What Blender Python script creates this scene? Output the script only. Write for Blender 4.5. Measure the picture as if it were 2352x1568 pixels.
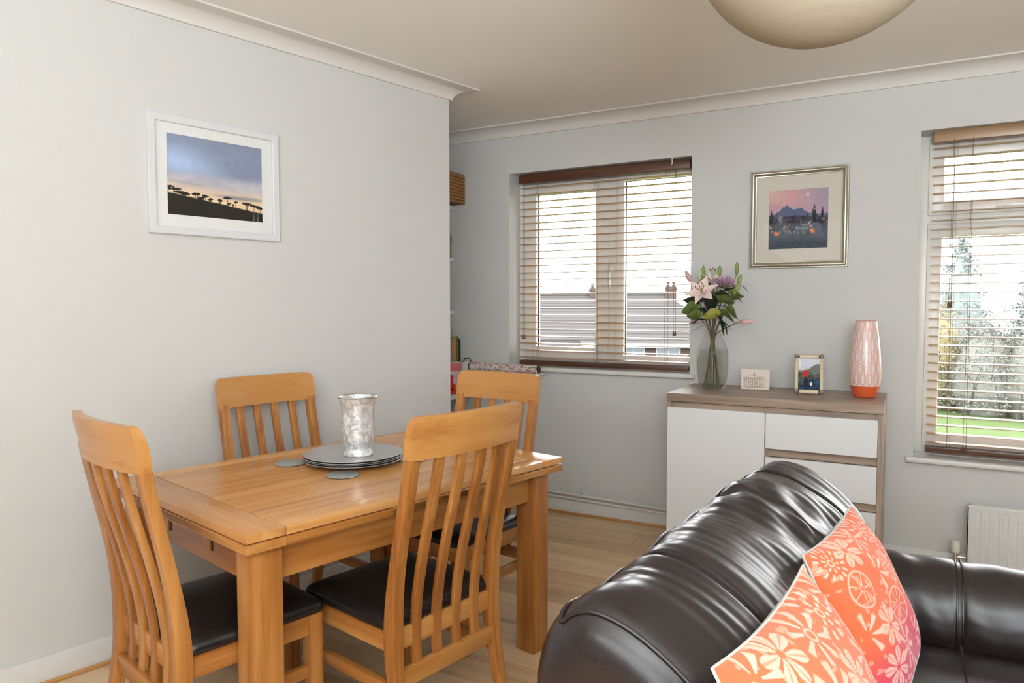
import bpy, bmesh, math, random
import numpy as np
from mathutils import Vector, Matrix, Euler
random.seed(7); rng = np.random.RandomState(5)
for o in list(bpy.data.objects): bpy.data.objects.remove(o)
scene = bpy.context.scene
COL = scene.collection
PI = math.pi

# ------------------------------------------------------------------ camera
cam_d = bpy.data.cameras.new('camera'); cam = bpy.data.objects.new('camera', cam_d); COL.objects.link(cam)
cam.location = (2.204, -4.214, 1.333)
cam.rotation_euler = (PI/2 - 0.0478, 0.0, 0.502)
cam_d.sensor_width = 36; cam_d.sensor_fit = 'HORIZONTAL'; cam_d.lens = 36*1649.7/2352
cam_d.clip_start = 0.05; cam_d.clip_end = 500
scene.camera = cam

# ------------------------------------------------------------------ world, lights, exposure
world = bpy.data.worlds.new('overcast_sky'); scene.world = world; world.use_nodes = True
bg = world.node_tree.nodes['Background']
bg.inputs[0].default_value = (0.97, 0.985, 1.0, 1); bg.inputs[1].default_value = 9.0

def area(name, loc, target, sx, sy, power, col=(1, 1, 1), portal=False):
    l = bpy.data.lights.new(name, 'AREA'); l.shape = 'RECTANGLE'; l.size = sx; l.size_y = sy
    l.energy = power; l.color = col
    o = bpy.data.objects.new(name, l); COL.objects.link(o); o.location = loc
    d = Vector(target) - Vector(loc)
    o.rotation_euler = d.to_track_quat('-Z', 'Y').to_euler()
    if portal: l.cycles.is_portal = True
    return o
area('daylight_rear_window', (1.9, -5.9, 1.7), (1.2, -1.0, 0.6), 2.8, 1.5, 88, (0.87, 0.93, 0.97))
area('daylight_right_window', (4.32, -4.5, 1.15), (0.0, -3.3, 1.1), 3.0, 1.9, 22, (0.76, 0.915, 1.0))
area('bounce_flash', (2.9, -4.7, 1.6), (2.8, -4.3, 3.0), 0.8, 0.8, 150, (0.80, 0.92, 1.0))
area('window_portal_one', (0.48, 0.34, 1.58), (0.48, -1, 1.58), 1.24, 1.3, 1, portal=True)
area('window_portal_two', (2.85, 0.34, 1.4), (2.85, -1, 1.4), 1.24, 1.7, 1, portal=True)

scene.view_settings.view_transform = 'Standard'
scene.view_settings.look = 'None'
scene.view_settings.gamma = 1.0
scene.view_settings.use_curve_mapping = False
scene.view_settings.exposure = 0.0

# ------------------------------------------------------------------ helpers
def lin(c):
    out = []
    for v in c[:3]:
        v = v/255.0
        out.append(v/12.92 if v <= 0.04045 else ((v+0.055)/1.055)**2.4)
    return (out[0], out[1], out[2], 1.0)
def linarr(a):
    a = np.asarray(a, float)/255.0
    return np.where(a <= 0.04045, a/12.92, ((a+0.055)/1.055)**2.4)

def new_mat(name):
    m = bpy.data.materials.new(name); m.use_nodes = True
    nt = m.node_tree; b = nt.nodes['Principled BSDF']
    return m, nt, b
def mat(name, c, rough=0.5, metal=0.0, spec=0.5, nscale=0, namp=0.0, bump=0.0, bscale=60, vary=0.0, coat=0.0):
    m, nt, b = new_mat(name)
    b.inputs['Base Color'].default_value = lin(c); b.inputs['Roughness'].default_value = rough
    b.inputs['Metallic'].default_value = metal; b.inputs['Specular IOR Level'].default_value = spec
    b.inputs['Coat Weight'].default_value = coat
    tc = nt.nodes.new('ShaderNodeTexCoord')
    if namp > 0 or vary > 0:
        n = nt.nodes.new('ShaderNodeTexNoise'); n.inputs['Scale'].default_value = nscale or 8; n.inputs['Detail'].default_value = 4
        nt.links.new(tc.outputs['Object'], n.inputs['Vector'])
        hsv = nt.nodes.new('ShaderNodeHueSaturation'); hsv.inputs['Color'].default_value = lin(c)
        mr = nt.nodes.new('ShaderNodeMapRange'); mr.inputs['To Min'].default_value = 1-namp; mr.inputs['To Max'].default_value = 1+namp
        nt.links.new(n.outputs['Fac'], mr.inputs['Value'])
        if vary > 0:
            oi = nt.nodes.new('ShaderNodeObjectInfo'); mr2 = nt.nodes.new('ShaderNodeMapRange')
            mr2.inputs['To Min'].default_value = 1-vary; mr2.inputs['To Max'].default_value = 1+vary
            nt.links.new(oi.outputs['Random'], mr2.inputs['Value'])
            mu = nt.nodes.new('ShaderNodeMath'); mu.operation = 'MULTIPLY'
            nt.links.new(mr.outputs[0], mu.inputs[0]); nt.links.new(mr2.outputs[0], mu.inputs[1])
            nt.links.new(mu.outputs[0], hsv.inputs['Value'])
        else:
            nt.links.new(mr.outputs[0], hsv.inputs['Value'])
        nt.links.new(hsv.outputs[0], b.inputs['Base Color'])
    if bump > 0:
        n2 = nt.nodes.new('ShaderNodeTexNoise'); n2.inputs['Scale'].default_value = bscale; n2.inputs['Detail'].default_value = 5
        nt.links.new(tc.outputs['Object'], n2.inputs['Vector'])
        bp = nt.nodes.new('ShaderNodeBump'); bp.inputs['Strength'].default_value = bump; bp.inputs['Distance'].default_value = 0.01
        nt.links.new(n2.outputs['Fac'], bp.inputs['Height']); nt.links.new(bp.outputs[0], b.inputs['Normal'])
    return m
def wood(name, dark, mid, light, axis, rough=0.35, stave=0.0, scale=1.0, spec=0.5, vary=0.12, bump=0.05):
    """long-grain timber: streaks stretched along the given local axis, cathedral rings, stave tone changes"""
    m, nt, b = new_mat(name); L = nt.links
    tc = nt.nodes.new('ShaderNodeTexCoord'); oi = nt.nodes.new('ShaderNodeObjectInfo')
    add = nt.nodes.new('ShaderNodeVectorMath'); add.operation = 'ADD'
    rv = nt.nodes.new('ShaderNodeVectorMath'); rv.operation = 'SCALE'; rv.inputs[0].default_value = (7.3, 5.1, 9.7)
    L.new(oi.outputs['Random'], rv.inputs['Scale'])
    L.new(tc.outputs['Object'], add.inputs[0]); L.new(rv.outputs[0], add.inputs[1])
    mp = nt.nodes.new('ShaderNodeMapping')
    s = [22*scale]*3; s['xyz'.index(axis)] = 1.3*scale; mp.inputs['Scale'].default_value = s
    L.new(add.outputs[0], mp.inputs['Vector'])
    n1 = nt.nodes.new('ShaderNodeTexNoise'); n1.inputs['Scale'].default_value = 1.0; n1.inputs['Detail'].default_value = 6; n1.inputs['Distortion'].default_value = 0.6
    L.new(mp.outputs[0], n1.inputs['Vector'])
    mp2 = nt.nodes.new('ShaderNodeMapping'); s2 = [150*scale]*3; s2['xyz'.index(axis)] = 5*scale; mp2.inputs['Scale'].default_value = s2
    L.new(add.outputs[0], mp2.inputs['Vector'])
    n2 = nt.nodes.new('ShaderNodeTexNoise'); n2.inputs['Scale'].default_value = 1.0; n2.inputs['Detail'].default_value = 3
    L.new(mp2.outputs[0], n2.inputs['Vector'])
    mp3 = nt.nodes.new('ShaderNodeMapping'); s3 = [7*scale]*3; s3['xyz'.index(axis)] = 0.9*scale; mp3.inputs['Scale'].default_value = s3
    L.new(add.outputs[0], mp3.inputs['Vector'])
    n3 = nt.nodes.new('ShaderNodeTexNoise'); n3.inputs['Scale'].default_value = 1.0; n3.inputs['Detail'].default_value = 2
    L.new(mp3.outputs[0], n3.inputs['Vector'])
    def math_(op, a, c):
        q = nt.nodes.new('ShaderNodeMath'); q.operation = op
        for i, v in ((0, a), (1, c)):
            if isinstance(v, (int, float)): q.inputs[i].default_value = v
            else: L.new(v, q.inputs[i])
        return q.outputs[0]
    f = math_('ADD', math_('MULTIPLY', n1.outputs['Fac'], 0.55), math_('MULTIPLY', n2.outputs['Fac'], 0.2))
    f = math_('ADD', f, math_('MULTIPLY', n3.outputs['Fac'], 0.3 + stave))
    f = math_('ADD', f, math_('MULTIPLY', oi.outputs['Random'], vary))
    cr = nt.nodes.new('ShaderNodeValToRGB'); e = cr.color_ramp.elements
    e[0].position = 0.42; e[0].color = lin(dark); e[1].position = 0.74; e[1].color = lin(light)
    k = e.new(0.57); k.color = lin(mid)
    L.new(f, cr.inputs[0]); L.new(cr.outputs[0], b.inputs['Base Color'])
    b.inputs['Roughness'].default_value = rough; b.inputs['Specular IOR Level'].default_value = spec
    bp = nt.nodes.new('ShaderNodeBump'); bp.inputs['Strength'].default_value = bump; bp.inputs['Distance'].default_value = 0.004
    L.new(n2.outputs['Fac'], bp.inputs['Height']); L.new(bp.outputs[0], b.inputs['Normal'])
    return m
def attr_mat(name, rough=0.6, spec=0.4, bump=0.0, bscale=300, coat=0.0):
    m, nt, b = new_mat(name)
    a = nt.nodes.new('ShaderNodeAttribute'); a.attribute_name = 'print'
    nt.links.new(a.outputs['Color'], b.inputs['Base Color'])
    b.inputs['Roughness'].default_value = rough; b.inputs['Specular IOR Level'].default_value = spec; b.inputs['Coat Weight'].default_value = coat
    if bump > 0:
        tc = nt.nodes.new('ShaderNodeTexCoord'); n2 = nt.nodes.new('ShaderNodeTexNoise'); n2.inputs['Scale'].default_value = bscale
        nt.links.new(tc.outputs['Object'], n2.inputs['Vector'])
        bp = nt.nodes.new('ShaderNodeBump'); bp.inputs['Strength'].default_value = bump; bp.inputs['Distance'].default_value = 0.002
        nt.links.new(n2.outputs['Fac'], bp.inputs['Height']); nt.links.new(bp.outputs[0], b.inputs['Normal'])
    return m
def glass_mat(name, tint=(250, 252, 252), refl=1.0):
    m = bpy.data.materials.new(name); m.use_nodes = True; nt = m.node_tree; nt.nodes.clear()
    out = nt.nodes.new('ShaderNodeOutputMaterial'); mx = nt.nodes.new('ShaderNodeMixShader')
    tr = nt.nodes.new('ShaderNodeBsdfTransparent'); tr.inputs[0].default_value = lin(tint)
    gl = nt.nodes.new('ShaderNodeBsdfGlossy'); gl.inputs['Roughness'].default_value = 0.02
    fr = nt.nodes.new('ShaderNodeFresnel'); fr.inputs['IOR'].default_value = 1.45
    mm = nt.nodes.new('ShaderNodeMath'); mm.operation = 'MULTIPLY'; mm.inputs[1].default_value = refl
    ge = nt.nodes.new('ShaderNodeNewGeometry'); fb = nt.nodes.new('ShaderNodeMath'); fb.operation = 'SUBTRACT'; fb.inputs[0].default_value = 1.0
    nt.links.new(ge.outputs['Backfacing'], fb.inputs[1]); m3 = nt.nodes.new('ShaderNodeMath'); m3.operation = 'MULTIPLY'
    nt.links.new(fr.outputs[0], mm.inputs[0]); nt.links.new(mm.outputs[0], m3.inputs[0]); nt.links.new(fb.outputs[0], m3.inputs[1]); nt.links.new(m3.outputs[0], mx.inputs[0])
    nt.links.new(tr.outputs[0], mx.inputs[1]); nt.links.new(gl.outputs[0], mx.inputs[2]); nt.links.new(mx.outputs[0], out.inputs[0])
    return m

def empty(name, loc=(0, 0, 0), rz=0.0, label=None, cat=None, group=None, kind=None):
    o = bpy.data.objects.new(name, None); COL.objects.link(o); o.location = loc; o.rotation_euler = (0, 0, rz)
    o.empty_display_size = 0.05
    return tag(o, label, cat, group, kind)
def tag(o, label=None, cat=None, group=None, kind=None):
    if label: o['label'] = label
    if cat: o['category'] = cat
    if group: o['group'] = group
    if kind: o['kind'] = kind
    return o
def link(name, mesh, m=None, parent=None, loc=(0, 0, 0), rot=(0, 0, 0)):
    o = bpy.data.objects.new(name, mesh); COL.objects.link(o)
    if m is not None and len(mesh.materials) == 0: mesh.materials.append(m)
    o.parent = parent; o.location = loc; o.rotation_euler = rot
    return o
class MB:
    """collects shapes into one mesh"""
    def __init__(s): s.v = []; s.f = []
    def add(s, vs, fs):
        n = len(s.v); s.v += [tuple(p) for p in vs]; s.f += [tuple(i+n for i in f) for f in fs]; return s
    def box(s, x0, x1, y0, y1, z0, z1, bev=0.0, seg=2, M=None):
        bm = bmesh.new(); bmesh.ops.create_cube(bm, size=1)
        for v in bm.verts: v.co = Vector(((x0+x1)/2+v.co.x*(x1-x0), (y0+y1)/2+v.co.y*(y1-y0), (z0+z1)/2+v.co.z*(z1-z0)))
        if bev > 0: bmesh.ops.bevel(bm, geom=list(bm.edges), offset=bev, segments=seg, affect='EDGES', profile=0.6)
        bm.verts.index_update()
        vs = [(M @ v.co if M else v.co) for v in bm.verts]
        s.add(vs, [[v.index for v in f.verts] for f in bm.faces]); bm.free(); return s
    def lathe(s, prof, seg=32, c=(0, 0, 0), cap0=True, cap1=False, M=None):
        vs = []; fs = []; n = len(prof)
        for i in range(seg):
            a = 2*PI*i/seg
            for r, z in prof: vs.append(Vector((c[0]+r*math.cos(a), c[1]+r*math.sin(a), c[2]+z)))
        for i in range(seg):
            j = (i+1) % seg
            for k in range(n-1): fs.append((i*n+k, j*n+k, j*n+k+1, i*n+k+1))
        if cap0: fs.append([i*n for i in range(seg)][::-1])
        if cap1: fs.append([i*n+n-1 for i in range(seg)])
        if M: vs = [M @ v for v in vs]
        return s.add(vs, fs)
    def tube(s, path, r, seg=8, caps=True, closed=False):
        P = [Vector(p) for p in path]; n = len(P); R = r if isinstance(r, (list, tuple)) else [r]*n
        vs = []; up = None
        for i in range(n):
            if closed: t = P[(i+1) % n]-P[i-1]
            else: t = P[min(i+1, n-1)]-P[max(i-1, 0)]
            t.normalize()
            if up is None:
                up = Vector((0, 0, 1)) if abs(t.z) < 0.9 else Vector((1, 0, 0))
            a = up - t*up.dot(t)
            if a.length < 1e-5: a = Vector((1, 0, 0)) - t*t.x
            a.normalize(); up = a; b = t.cross(a)
            for k in range(seg):
                an = 2*PI*k/seg; vs.append(P[i]+a*(R[i]*math.cos(an))+b*(R[i]*math.sin(an)))
        fs = []
        for i in range(n if closed else n-1):
            j = (i+1) % n
            for k in range(seg):
                l = (k+1) % seg; fs.append((i*seg+k, i*seg+l, j*seg+l, j*seg+k))
        if caps and not closed:
            fs.append(tuple(range(seg))[::-1]); fs.append(tuple((n-1)*seg+k for k in range(seg)))
        return s.add(vs, fs)
    def loft(s, rings, caps=True, closed_ring=True):
        n = len(rings[0]); vs = [p for r in rings for p in r]; fs = []
        for i in range(len(rings)-1):
            for k in range(n if closed_ring else n-1):
                l = (k+1) % n; fs.append((i*n+k, i*n+l, (i+1)*n+l, (i+1)*n+k))
        if caps and closed_ring:
            fs.append(tuple(range(n))[::-1]); fs.append(tuple((len(rings)-1)*n+k for k in range(n)))
        return s.add(vs, fs)
    def prism(s, poly, z0, z1):
        n = len(poly); vs = [(x, y, z0) for x, y in poly]+[(x, y, z1) for x, y in poly]
        fs = [tuple(range(n))[::-1], tuple(range(n, 2*n))]+[(i, (i+1) % n, (i+1) % n+n, i+n) for i in range(n)]
        return s.add(vs, fs)
    def mesh(s, name, smooth=40):
        me = bpy.data.meshes.new(name); me.from_pydata([tuple(v) for v in s.v], [], s.f); me.update()
        bm = bmesh.new(); bm.from_mesh(me); bmesh.ops.recalc_face_normals(bm, faces=bm.faces); bm.to_mesh(me); bm.free()
        if smooth:
            me.shade_smooth(); me.set_sharp_from_angle(angle=math.radians(smooth))
        return me
    def obj(s, name, m, parent=None, loc=(0, 0, 0), rot=(0, 0, 0), smooth=40):
        return link(name, s.mesh(name, smooth), m, parent, loc, rot)
def copy_tree(o, parent=None):
    c = o.copy(); COL.objects.link(c); c.parent = parent
    for ch in list(o.children): copy_tree(ch, c)
    return c
def spline(xs, ys, n):
    """smooth curve through the points"""
    xs = np.array(xs, float); ys = np.array(ys, float); d = np.gradient(ys, xs)
    q = np.linspace(xs[0], xs[-1], n); i = np.clip(np.searchsorted(xs, q, 'right')-1, 0, len(xs)-2)
    h = xs[i+1]-xs[i]; t = (q-xs[i])/h
    return q, (2*t**3-3*t**2+1)*ys[i]+(t**3-2*t**2+t)*h*d[i]+(-2*t**3+3*t**2)*ys[i+1]+(t**3-t**2)*h*d[i+1]
def rrect(hx, hy, r, n=5):
    r = max(min(r, hx, hy), 1e-4); pts = []
    for cx, cy, a0 in ((hx-r, hy-r, 0), (-hx+r, hy-r, PI/2), (-hx+r, -hy+r, PI), (hx-r, -hy+r, 1.5*PI)):
        for k in range(n+1):
            a = a0+PI/2*k/n; pts.append((cx+r*math.cos(a), cy+r*math.sin(a)))
    return pts
def grid_print(name, w, h, nx, ny, fn, m, parent=None, loc=(0, 0, 0), rot=(0, 0, 0)):
    """a flat print standing in the local XZ plane, its colours computed point by point: fn(u, v) -> sRGB"""
    u, v = np.meshgrid(np.linspace(0, 1, nx), np.linspace(0, 1, ny))
    u = u.ravel(); v = v.ravel()
    co = np.stack([(u-0.5)*w, np.zeros_like(u), (v-0.5)*h], 1)
    fs = [(j*nx+i, j*nx+i+1, (j+1)*nx+i+1, (j+1)*nx+i) for j in range(ny-1) for i in range(nx-1)]
    me = bpy.data.meshes.new(name); me.from_pydata(co.tolist(), [], fs); me.update()
    paint(me, fn(u, v))
    return link(name, me, m, parent, loc, rot)
def paint(me, rgb):
    rgb = linarr(np.clip(rgb, 0, 255))
    a = me.color_attributes.new('print', 'FLOAT_COLOR', 'POINT')
    a.data.foreach_set('color', np.concatenate([rgb, np.ones((len(rgb), 1))], 1).astype(np.float32).ravel())
def mix(a, b, t): t = np.clip(t, 0, 1)[:, None]; return a*(1-t)+b*t
def sst(a, b, x): t = np.clip((x-a)/(b-a), 0, 1); return t*t*(3-2*t)
def vnoise(u, v, seed=0):
    r = np.random.RandomState(seed); g = r.rand(64, 64)
    x = np.asarray(u) % 64; y = np.asarray(v) % 64; i = np.floor(x).astype(int); j = np.floor(y).astype(int); fx = x-i; fy = y-j
    fx = fx*fx*(3-2*fx); fy = fy*fy*(3-2*fy); i1 = (i+1) % 64; j1 = (j+1) % 64; i = i % 64; j = j % 64
    return (g[j, i]*(1-fx)+g[j, i1]*fx)*(1-fy)+(g[j1, i]*(1-fx)+g[j1, i1]*fx)*fy

# ------------------------------------------------------------------ materials
WALL = mat('wall_paint', (207, 205, 202), 0.75, nscale=1.5, namp=0.015, bump=0.03, bscale=120, spec=0.25)
WALLS_SIDE = WALL
CEIL = mat('ceiling_paint', (240, 236, 230), 0.9, nscale=1.2, namp=0.015, bump=0.03, bscale=80, spec=0.2)
GLOSSW = mat('white_gloss_paint', (222, 220, 217), 0.3, bump=0.01, bscale=40)
COVW = mat('coving_paint', (218, 212, 206), 0.7, spec=0.25)
UPVC = mat('white_plastic_frame', (232, 228, 220), 0.3)
WHITE = mat('white_laminate', (226, 225, 225), 0.28)
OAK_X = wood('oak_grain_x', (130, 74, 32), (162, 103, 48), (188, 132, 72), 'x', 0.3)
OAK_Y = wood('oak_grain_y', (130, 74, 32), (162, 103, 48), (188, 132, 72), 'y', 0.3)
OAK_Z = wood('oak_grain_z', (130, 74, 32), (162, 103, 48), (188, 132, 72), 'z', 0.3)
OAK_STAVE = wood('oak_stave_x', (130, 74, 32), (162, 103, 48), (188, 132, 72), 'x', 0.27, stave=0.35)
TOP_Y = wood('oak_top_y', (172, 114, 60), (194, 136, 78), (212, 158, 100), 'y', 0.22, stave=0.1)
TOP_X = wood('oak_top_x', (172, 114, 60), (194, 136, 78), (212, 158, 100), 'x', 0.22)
GREYOAK = wood('grey_oak_laminate', (128, 108, 92), (160, 138, 120), (186, 166, 148), 'x', 0.4, scale=1.4, vary=0.04)
GREYOAK_Z = wood('grey_oak_laminate_z', (128, 108, 92), (160, 138, 120), (186, 166, 148), 'z', 0.4, scale=1.4, vary=0.04)
FLOORW = wood('floor_oak_laminate', (170, 136, 100), (200, 166, 126), (218, 188, 150), 'x', 0.4, scale=0.8, vary=0.2)
BEAD = wood('oak_bead', (160, 108, 56), (190, 136, 78), (210, 158, 100), 'x', 0.4)
BLACKL = mat('black_leather', (24, 21, 21), 0.3, spec=0.5, bump=0.06, bscale=400)
BLIND = wood('walnut_blind', (70, 42, 28), (92, 58, 40), (116, 78, 54), 'x', 0.32, vary=0.05)
BLIND_LIT = wood('side_lit_blind', (128, 98, 70), (160, 126, 92), (186, 152, 116), 'x', 0.32, vary=0.05)  # right headrail: wood colour lightened to paint in light from the side
SLATM = wood('tan_wood_slat', (150, 112, 76), (174, 136, 96), (196, 160, 120), 'x', 0.3, vary=0.05)
CORD = mat('brown_cord', (120, 92, 66), 0.7)
PANE = glass_mat('window_glass', (254, 254, 254), .8)
SILVER = mat('silver_metal', (200, 200, 202), 0.22, metal=1.0)
CHROME = mat('chrome', (214, 214, 214), 0.12, metal=1.0)
BLACK = mat('black_plastic', (20, 20, 22), 0.5)
GREY = mat('dark_grey', (70, 72, 76), 0.5)

# ------------------------------------------------------------------ room shell
ZC = 2.52; LW = 0.2344; D1 = -0.908
def wx(y): return LW*(y-D1)                      # the left wall runs slightly askew
YR, XR = -6.0, 4.4
NL = math.sqrt(1+LW*LW); E1 = Vector((LW/NL, 1/NL, 0)); N1 = Vector((1/NL, -LW/NL, 0)); ANG1 = math.atan2(1, LW)
tag(MB().prism([(0, D1), (wx(YR), YR), (wx(YR)-0.4, YR), (-1.15, D1-0.9), (-1.15, D1)], -0.02, ZC).obj('wall_left', WALL, smooth=0), kind='structure')
tag(MB().box(-1.3, -1.15, D1-0.9, 0.3, -0.02, ZC).obj('wall_alcove', WALL, smooth=0), kind='structure')
W1 = (-0.13, 1.088, 0.94, 2.215); W2 = (2.25, 3.45, 0.565, 2.222)
b = MB(); TH = 0.3
xs = [-1.3, W1[0], W1[1], W2[0], W2[1], XR+0.15]
for i in range(5):
    x0, x1 = xs[i], xs[i+1]
    if i == 1: b.box(x0, x1, 0, TH, -0.02, W1[2]); b.box(x0, x1, 0, TH, W1[3], ZC)
    elif i == 3: b.box(x0, x1, 0, TH, -0.02, W2[2]); b.box(x0, x1, 0, TH, W2[3], ZC)
    else: b.box(x0, x1, 0, TH, -0.02, ZC)
tag(b.obj('wall_back', WALL, smooth=0), kind='structure')
tag(MB().box(XR, XR+0.15, YR, 0, -0.02, ZC).obj('wall_right', WALL, smooth=0), kind='structure')
tag(MB().box(-2.0, XR+0.15, YR-0.15, YR, -0.02, ZC).obj('wall_rear', WALL, smooth=0), kind='structure')
tag(MB().box(-2.0, XR+0.15, YR-0.15, TH, ZC, ZC+0.12).obj('ceiling', CEIL, smooth=0), kind='structure')

# floor: laminate boards laid along x, each one a part
SUB = mat('floor_underlay', (78, 60, 44), 0.8)
fl = tag(MB().box(-2.0, XR+0.15, YR-0.15, TH, -0.12, -0.008).obj('floor', SUB, smooth=0), kind='structure')
plank_cache = {}
def plank_mesh(L):
    k = round(L, 2)
    if k not in plank_cache:
        me = MB().box(-k/2+0.0008, k/2-0.0008, -0.0942, 0.0942, -0.008, 0.0, 0.0012, 1).mesh('plank', 0); me.materials.append(FLOORW); plank_cache[k] = me
    return plank_cache[k]
row = 0; y = -0.095
while y > YR-0.05:
    x = min(wx(y-0.095), -0.0)-0.01 if y < D1 else -1.15
    first = 0.3+((row*0.43) % 0.9)
    L = first
    while x < XR:
        L = min(L, XR-x)
        if L < 0.05: break
        link('plank', plank_mesh(L), None, fl, (x+round(L, 2)/2, y, 0)); x += round(L, 2); L = 1.29
    y -= 0.19; row += 1

# coving: quarter hollow with a small flat lip
CD, CP = 0.066, 0.104
prof = [(0.0, -CD), (0.012, -CD)] + [(CP-0.010-(CP-0.022)*math.cos(a), -CD+(CD-0.010)*math.sin(a)) for a in np.linspace(0, PI/2, 9)] + [(CP, -0.008), (CP, 0.0), (0, 0)]
def coving(name, path, inw):
    rings = []
    for i, p in enumerate(path):
        if 0 < i < len(path)-1:
            n0, n1 = Vector(inw[i-1]), Vector(inw[i]); n = n0+n1; n = n/(n.dot(n0))
        else: n = Vector(inw[min(i, len(inw)-1)])
        rings.append([(p[0]+n.x*a, p[1]+n.y*a, ZC+z) for a, z in prof])
    return tag(MB().loft(rings).obj(name, COVW, smooth=30), kind='structure')
coving('trim_1', [(wx(YR), YR), (0, D1), (-1.15, D1)], [N1[:], (0, 1, 0)])
coving('trim_2', [(-1.15, 0), (XR, 0)], [(0, -1, 0)])
coving('trim_3', [(XR, 0), (XR, YR)], [(-1, 0, 0)])
# skirting boards and oak bead
def board(name, p0, p1, n, h, t, m, bev=0.004, z0=0.0):
    d = Vector((p1[0]-p0[0], p1[1]-p0[1], 0)); L = d.length; a = math.atan2(d.y, d.x)
    sgn = 1 if Vector((-math.sin(a), math.cos(a), 0)).dot(Vector(n)) > 0 else -1
    y0, y1 = (0, t) if sgn > 0 else (-t, 0)
    o = MB().box(0, L, y0, y1, z0, z0+h, bev, 2).obj(name, m, None, (p0[0], p0[1], 0), (0, 0, a)); return tag(o, kind='structure')
board('baseboard_left', (wx(YR), YR), (0, D1), N1, 0.098, 0.014, GLOSSW)
board('baseboard_back', (-1.15, 0), (XR, 0), (0, -1, 0), 0.092, 0.014, GLOSSW)
board('baseboard_right', (XR, 0), (XR, YR), (-1, 0, 0), 0.098, 0.014, GLOSSW)
q0 = (wx(YR)+N1.x*0.014, YR+N1.y*0.014); q1 = (N1.x*0.014, D1+N1.y*0.014)
board('trim_4', q0, q1, N1, 0.014, 0.014, BEAD, 0.005)
board('trim_5', (-1.15, -0.014), (XR, -0.014), (0, -1, 0), 0.014, 0.014, BEAD, 0.005)

# ------------------------------------------------------------------ windows
def frame_ring(b, x0, x1, z0, z1, w, y0, y1, bev=0.006):
    b.box(x0, x0+w, y0, y1, z0, z1, bev); b.box(x1-w, x1, y0, y1, z0, z1, bev)
    b.box(x0+w-0.004, x1-w+0.004, y0, y1, z0, z0+w, bev); b.box(x0+w-0.004, x1-w+0.004, y0, y1, z1-w, z1, bev)
def window_unit(name, W, mull_x=None, transom_z=None, sash=(), xr=0.0):
    e = empty(name, (0, 0, 0), kind='structure')
    b = MB(); frame_ring(b, W[0], W[1]+xr, W[2], W[3], 0.055, 0.15, 0.215); b.obj('window_frame', UPVC, e)
    if mull_x: MB().box(mull_x-0.035, mull_x+0.035, 0.15, 0.215, W[2]+0.05, W[3]-0.05, 0.005).obj('mullion', UPVC, e)
    if transom_z: MB().box(W[0]+0.05, W[1]-0.05, 0.1512, 0.2138, transom_z-0.035, transom_z+0.035, 0.005).obj('transom', UPVC, e)
    for (x0, x1, z0, z1, w, ww) in sash:
        s = MB(); frame_ring(s, x0, x1, z0, z1, w, 0.135, 0.195); so = s.obj('sash', UPVC, e)
        MB().box(x0+w-0.01, x1-w+0.01, 0.168, 0.172, z0+w-0.01, z1-w+0.01).obj('pane', PANE, so, smooth=0)
        g = MB(); frame_ring(g, x0+w-0.006, x1-w+0.006, z0+w-0.006, z1-w+0.006, 0.006, 0.16, 0.18, 0); g.obj('glazing_gasket', GREY, so, smooth=0)
    return e
w1 = window_unit('window_1', W1, 0.545, None, [(W1[0]+0.045, 0.52, W1[2]+0.04, W1[3]-0.04, 0.09, 0), (0.575, W1[1]+0.02, W1[2]+0.035, W1[3]-0.035, 0.052, 0)], 0.06)
w2 = window_unit('window_2', W2, 2.98, 1.785, [(W2[0]+0.04, 2.955, W2[2]+0.035, 1.765, 0.066, 0), (W2[0]+0.04, 2.955, 1.81, W2[3]-0.045, 0.07, 0),
                 (3.005, W2[1]-0.04, W2[2]+0.035, 1.765, 0.066, 0), (3.005, W2[1]-0.04, 1.81, W2[3]-0.045, 0.07, 0)])
def handle(parent, x, z, horiz=False):
    b = MB().box(-0.014, 0.014, -0.012, 0, -0.035, 0.035, 0.005)
    b.tube([(0, -0.01, 0), (0, -0.035, 0.0), (0, -0.042, -0.02), (0.0, -0.042, -0.10), (0.004, -0.04, -0.125)], [0.008, 0.009, 0.01, 0.009, 0.006], 8)
    return b.obj('handle', UPVC, parent, (x, 0.135, z), (0, 0, 0) if not horiz else (0, -PI/2, 0))
handle(w1, 0.548, 1.575); handle(w2, 2.62, 1.83, True)
def sill(parent, W, over):
    b = MB()
    rings = []
    for x in (W[0]-over, W[1]+over):
        rings.append([(x, -0.002, -0.03), (x, -0.026, -0.03), (x, -0.034, -0.024), (x, -0.036, -0.014), (x, -0.034, -0.005), (x, -0.026, 0.0), (x, -0.002, 0.0)])
    b.loft(rings); b.box(W[0]+0.001, W[1]-0.001, -0.004, 0.15, -0.012, 0.0)
    return b.obj('window_sill', GLOSSW, parent, (0, 0, W[2]+0.001))
sill(w1, W1, 0.03); sill(w2, W2, 0.03)

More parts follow.
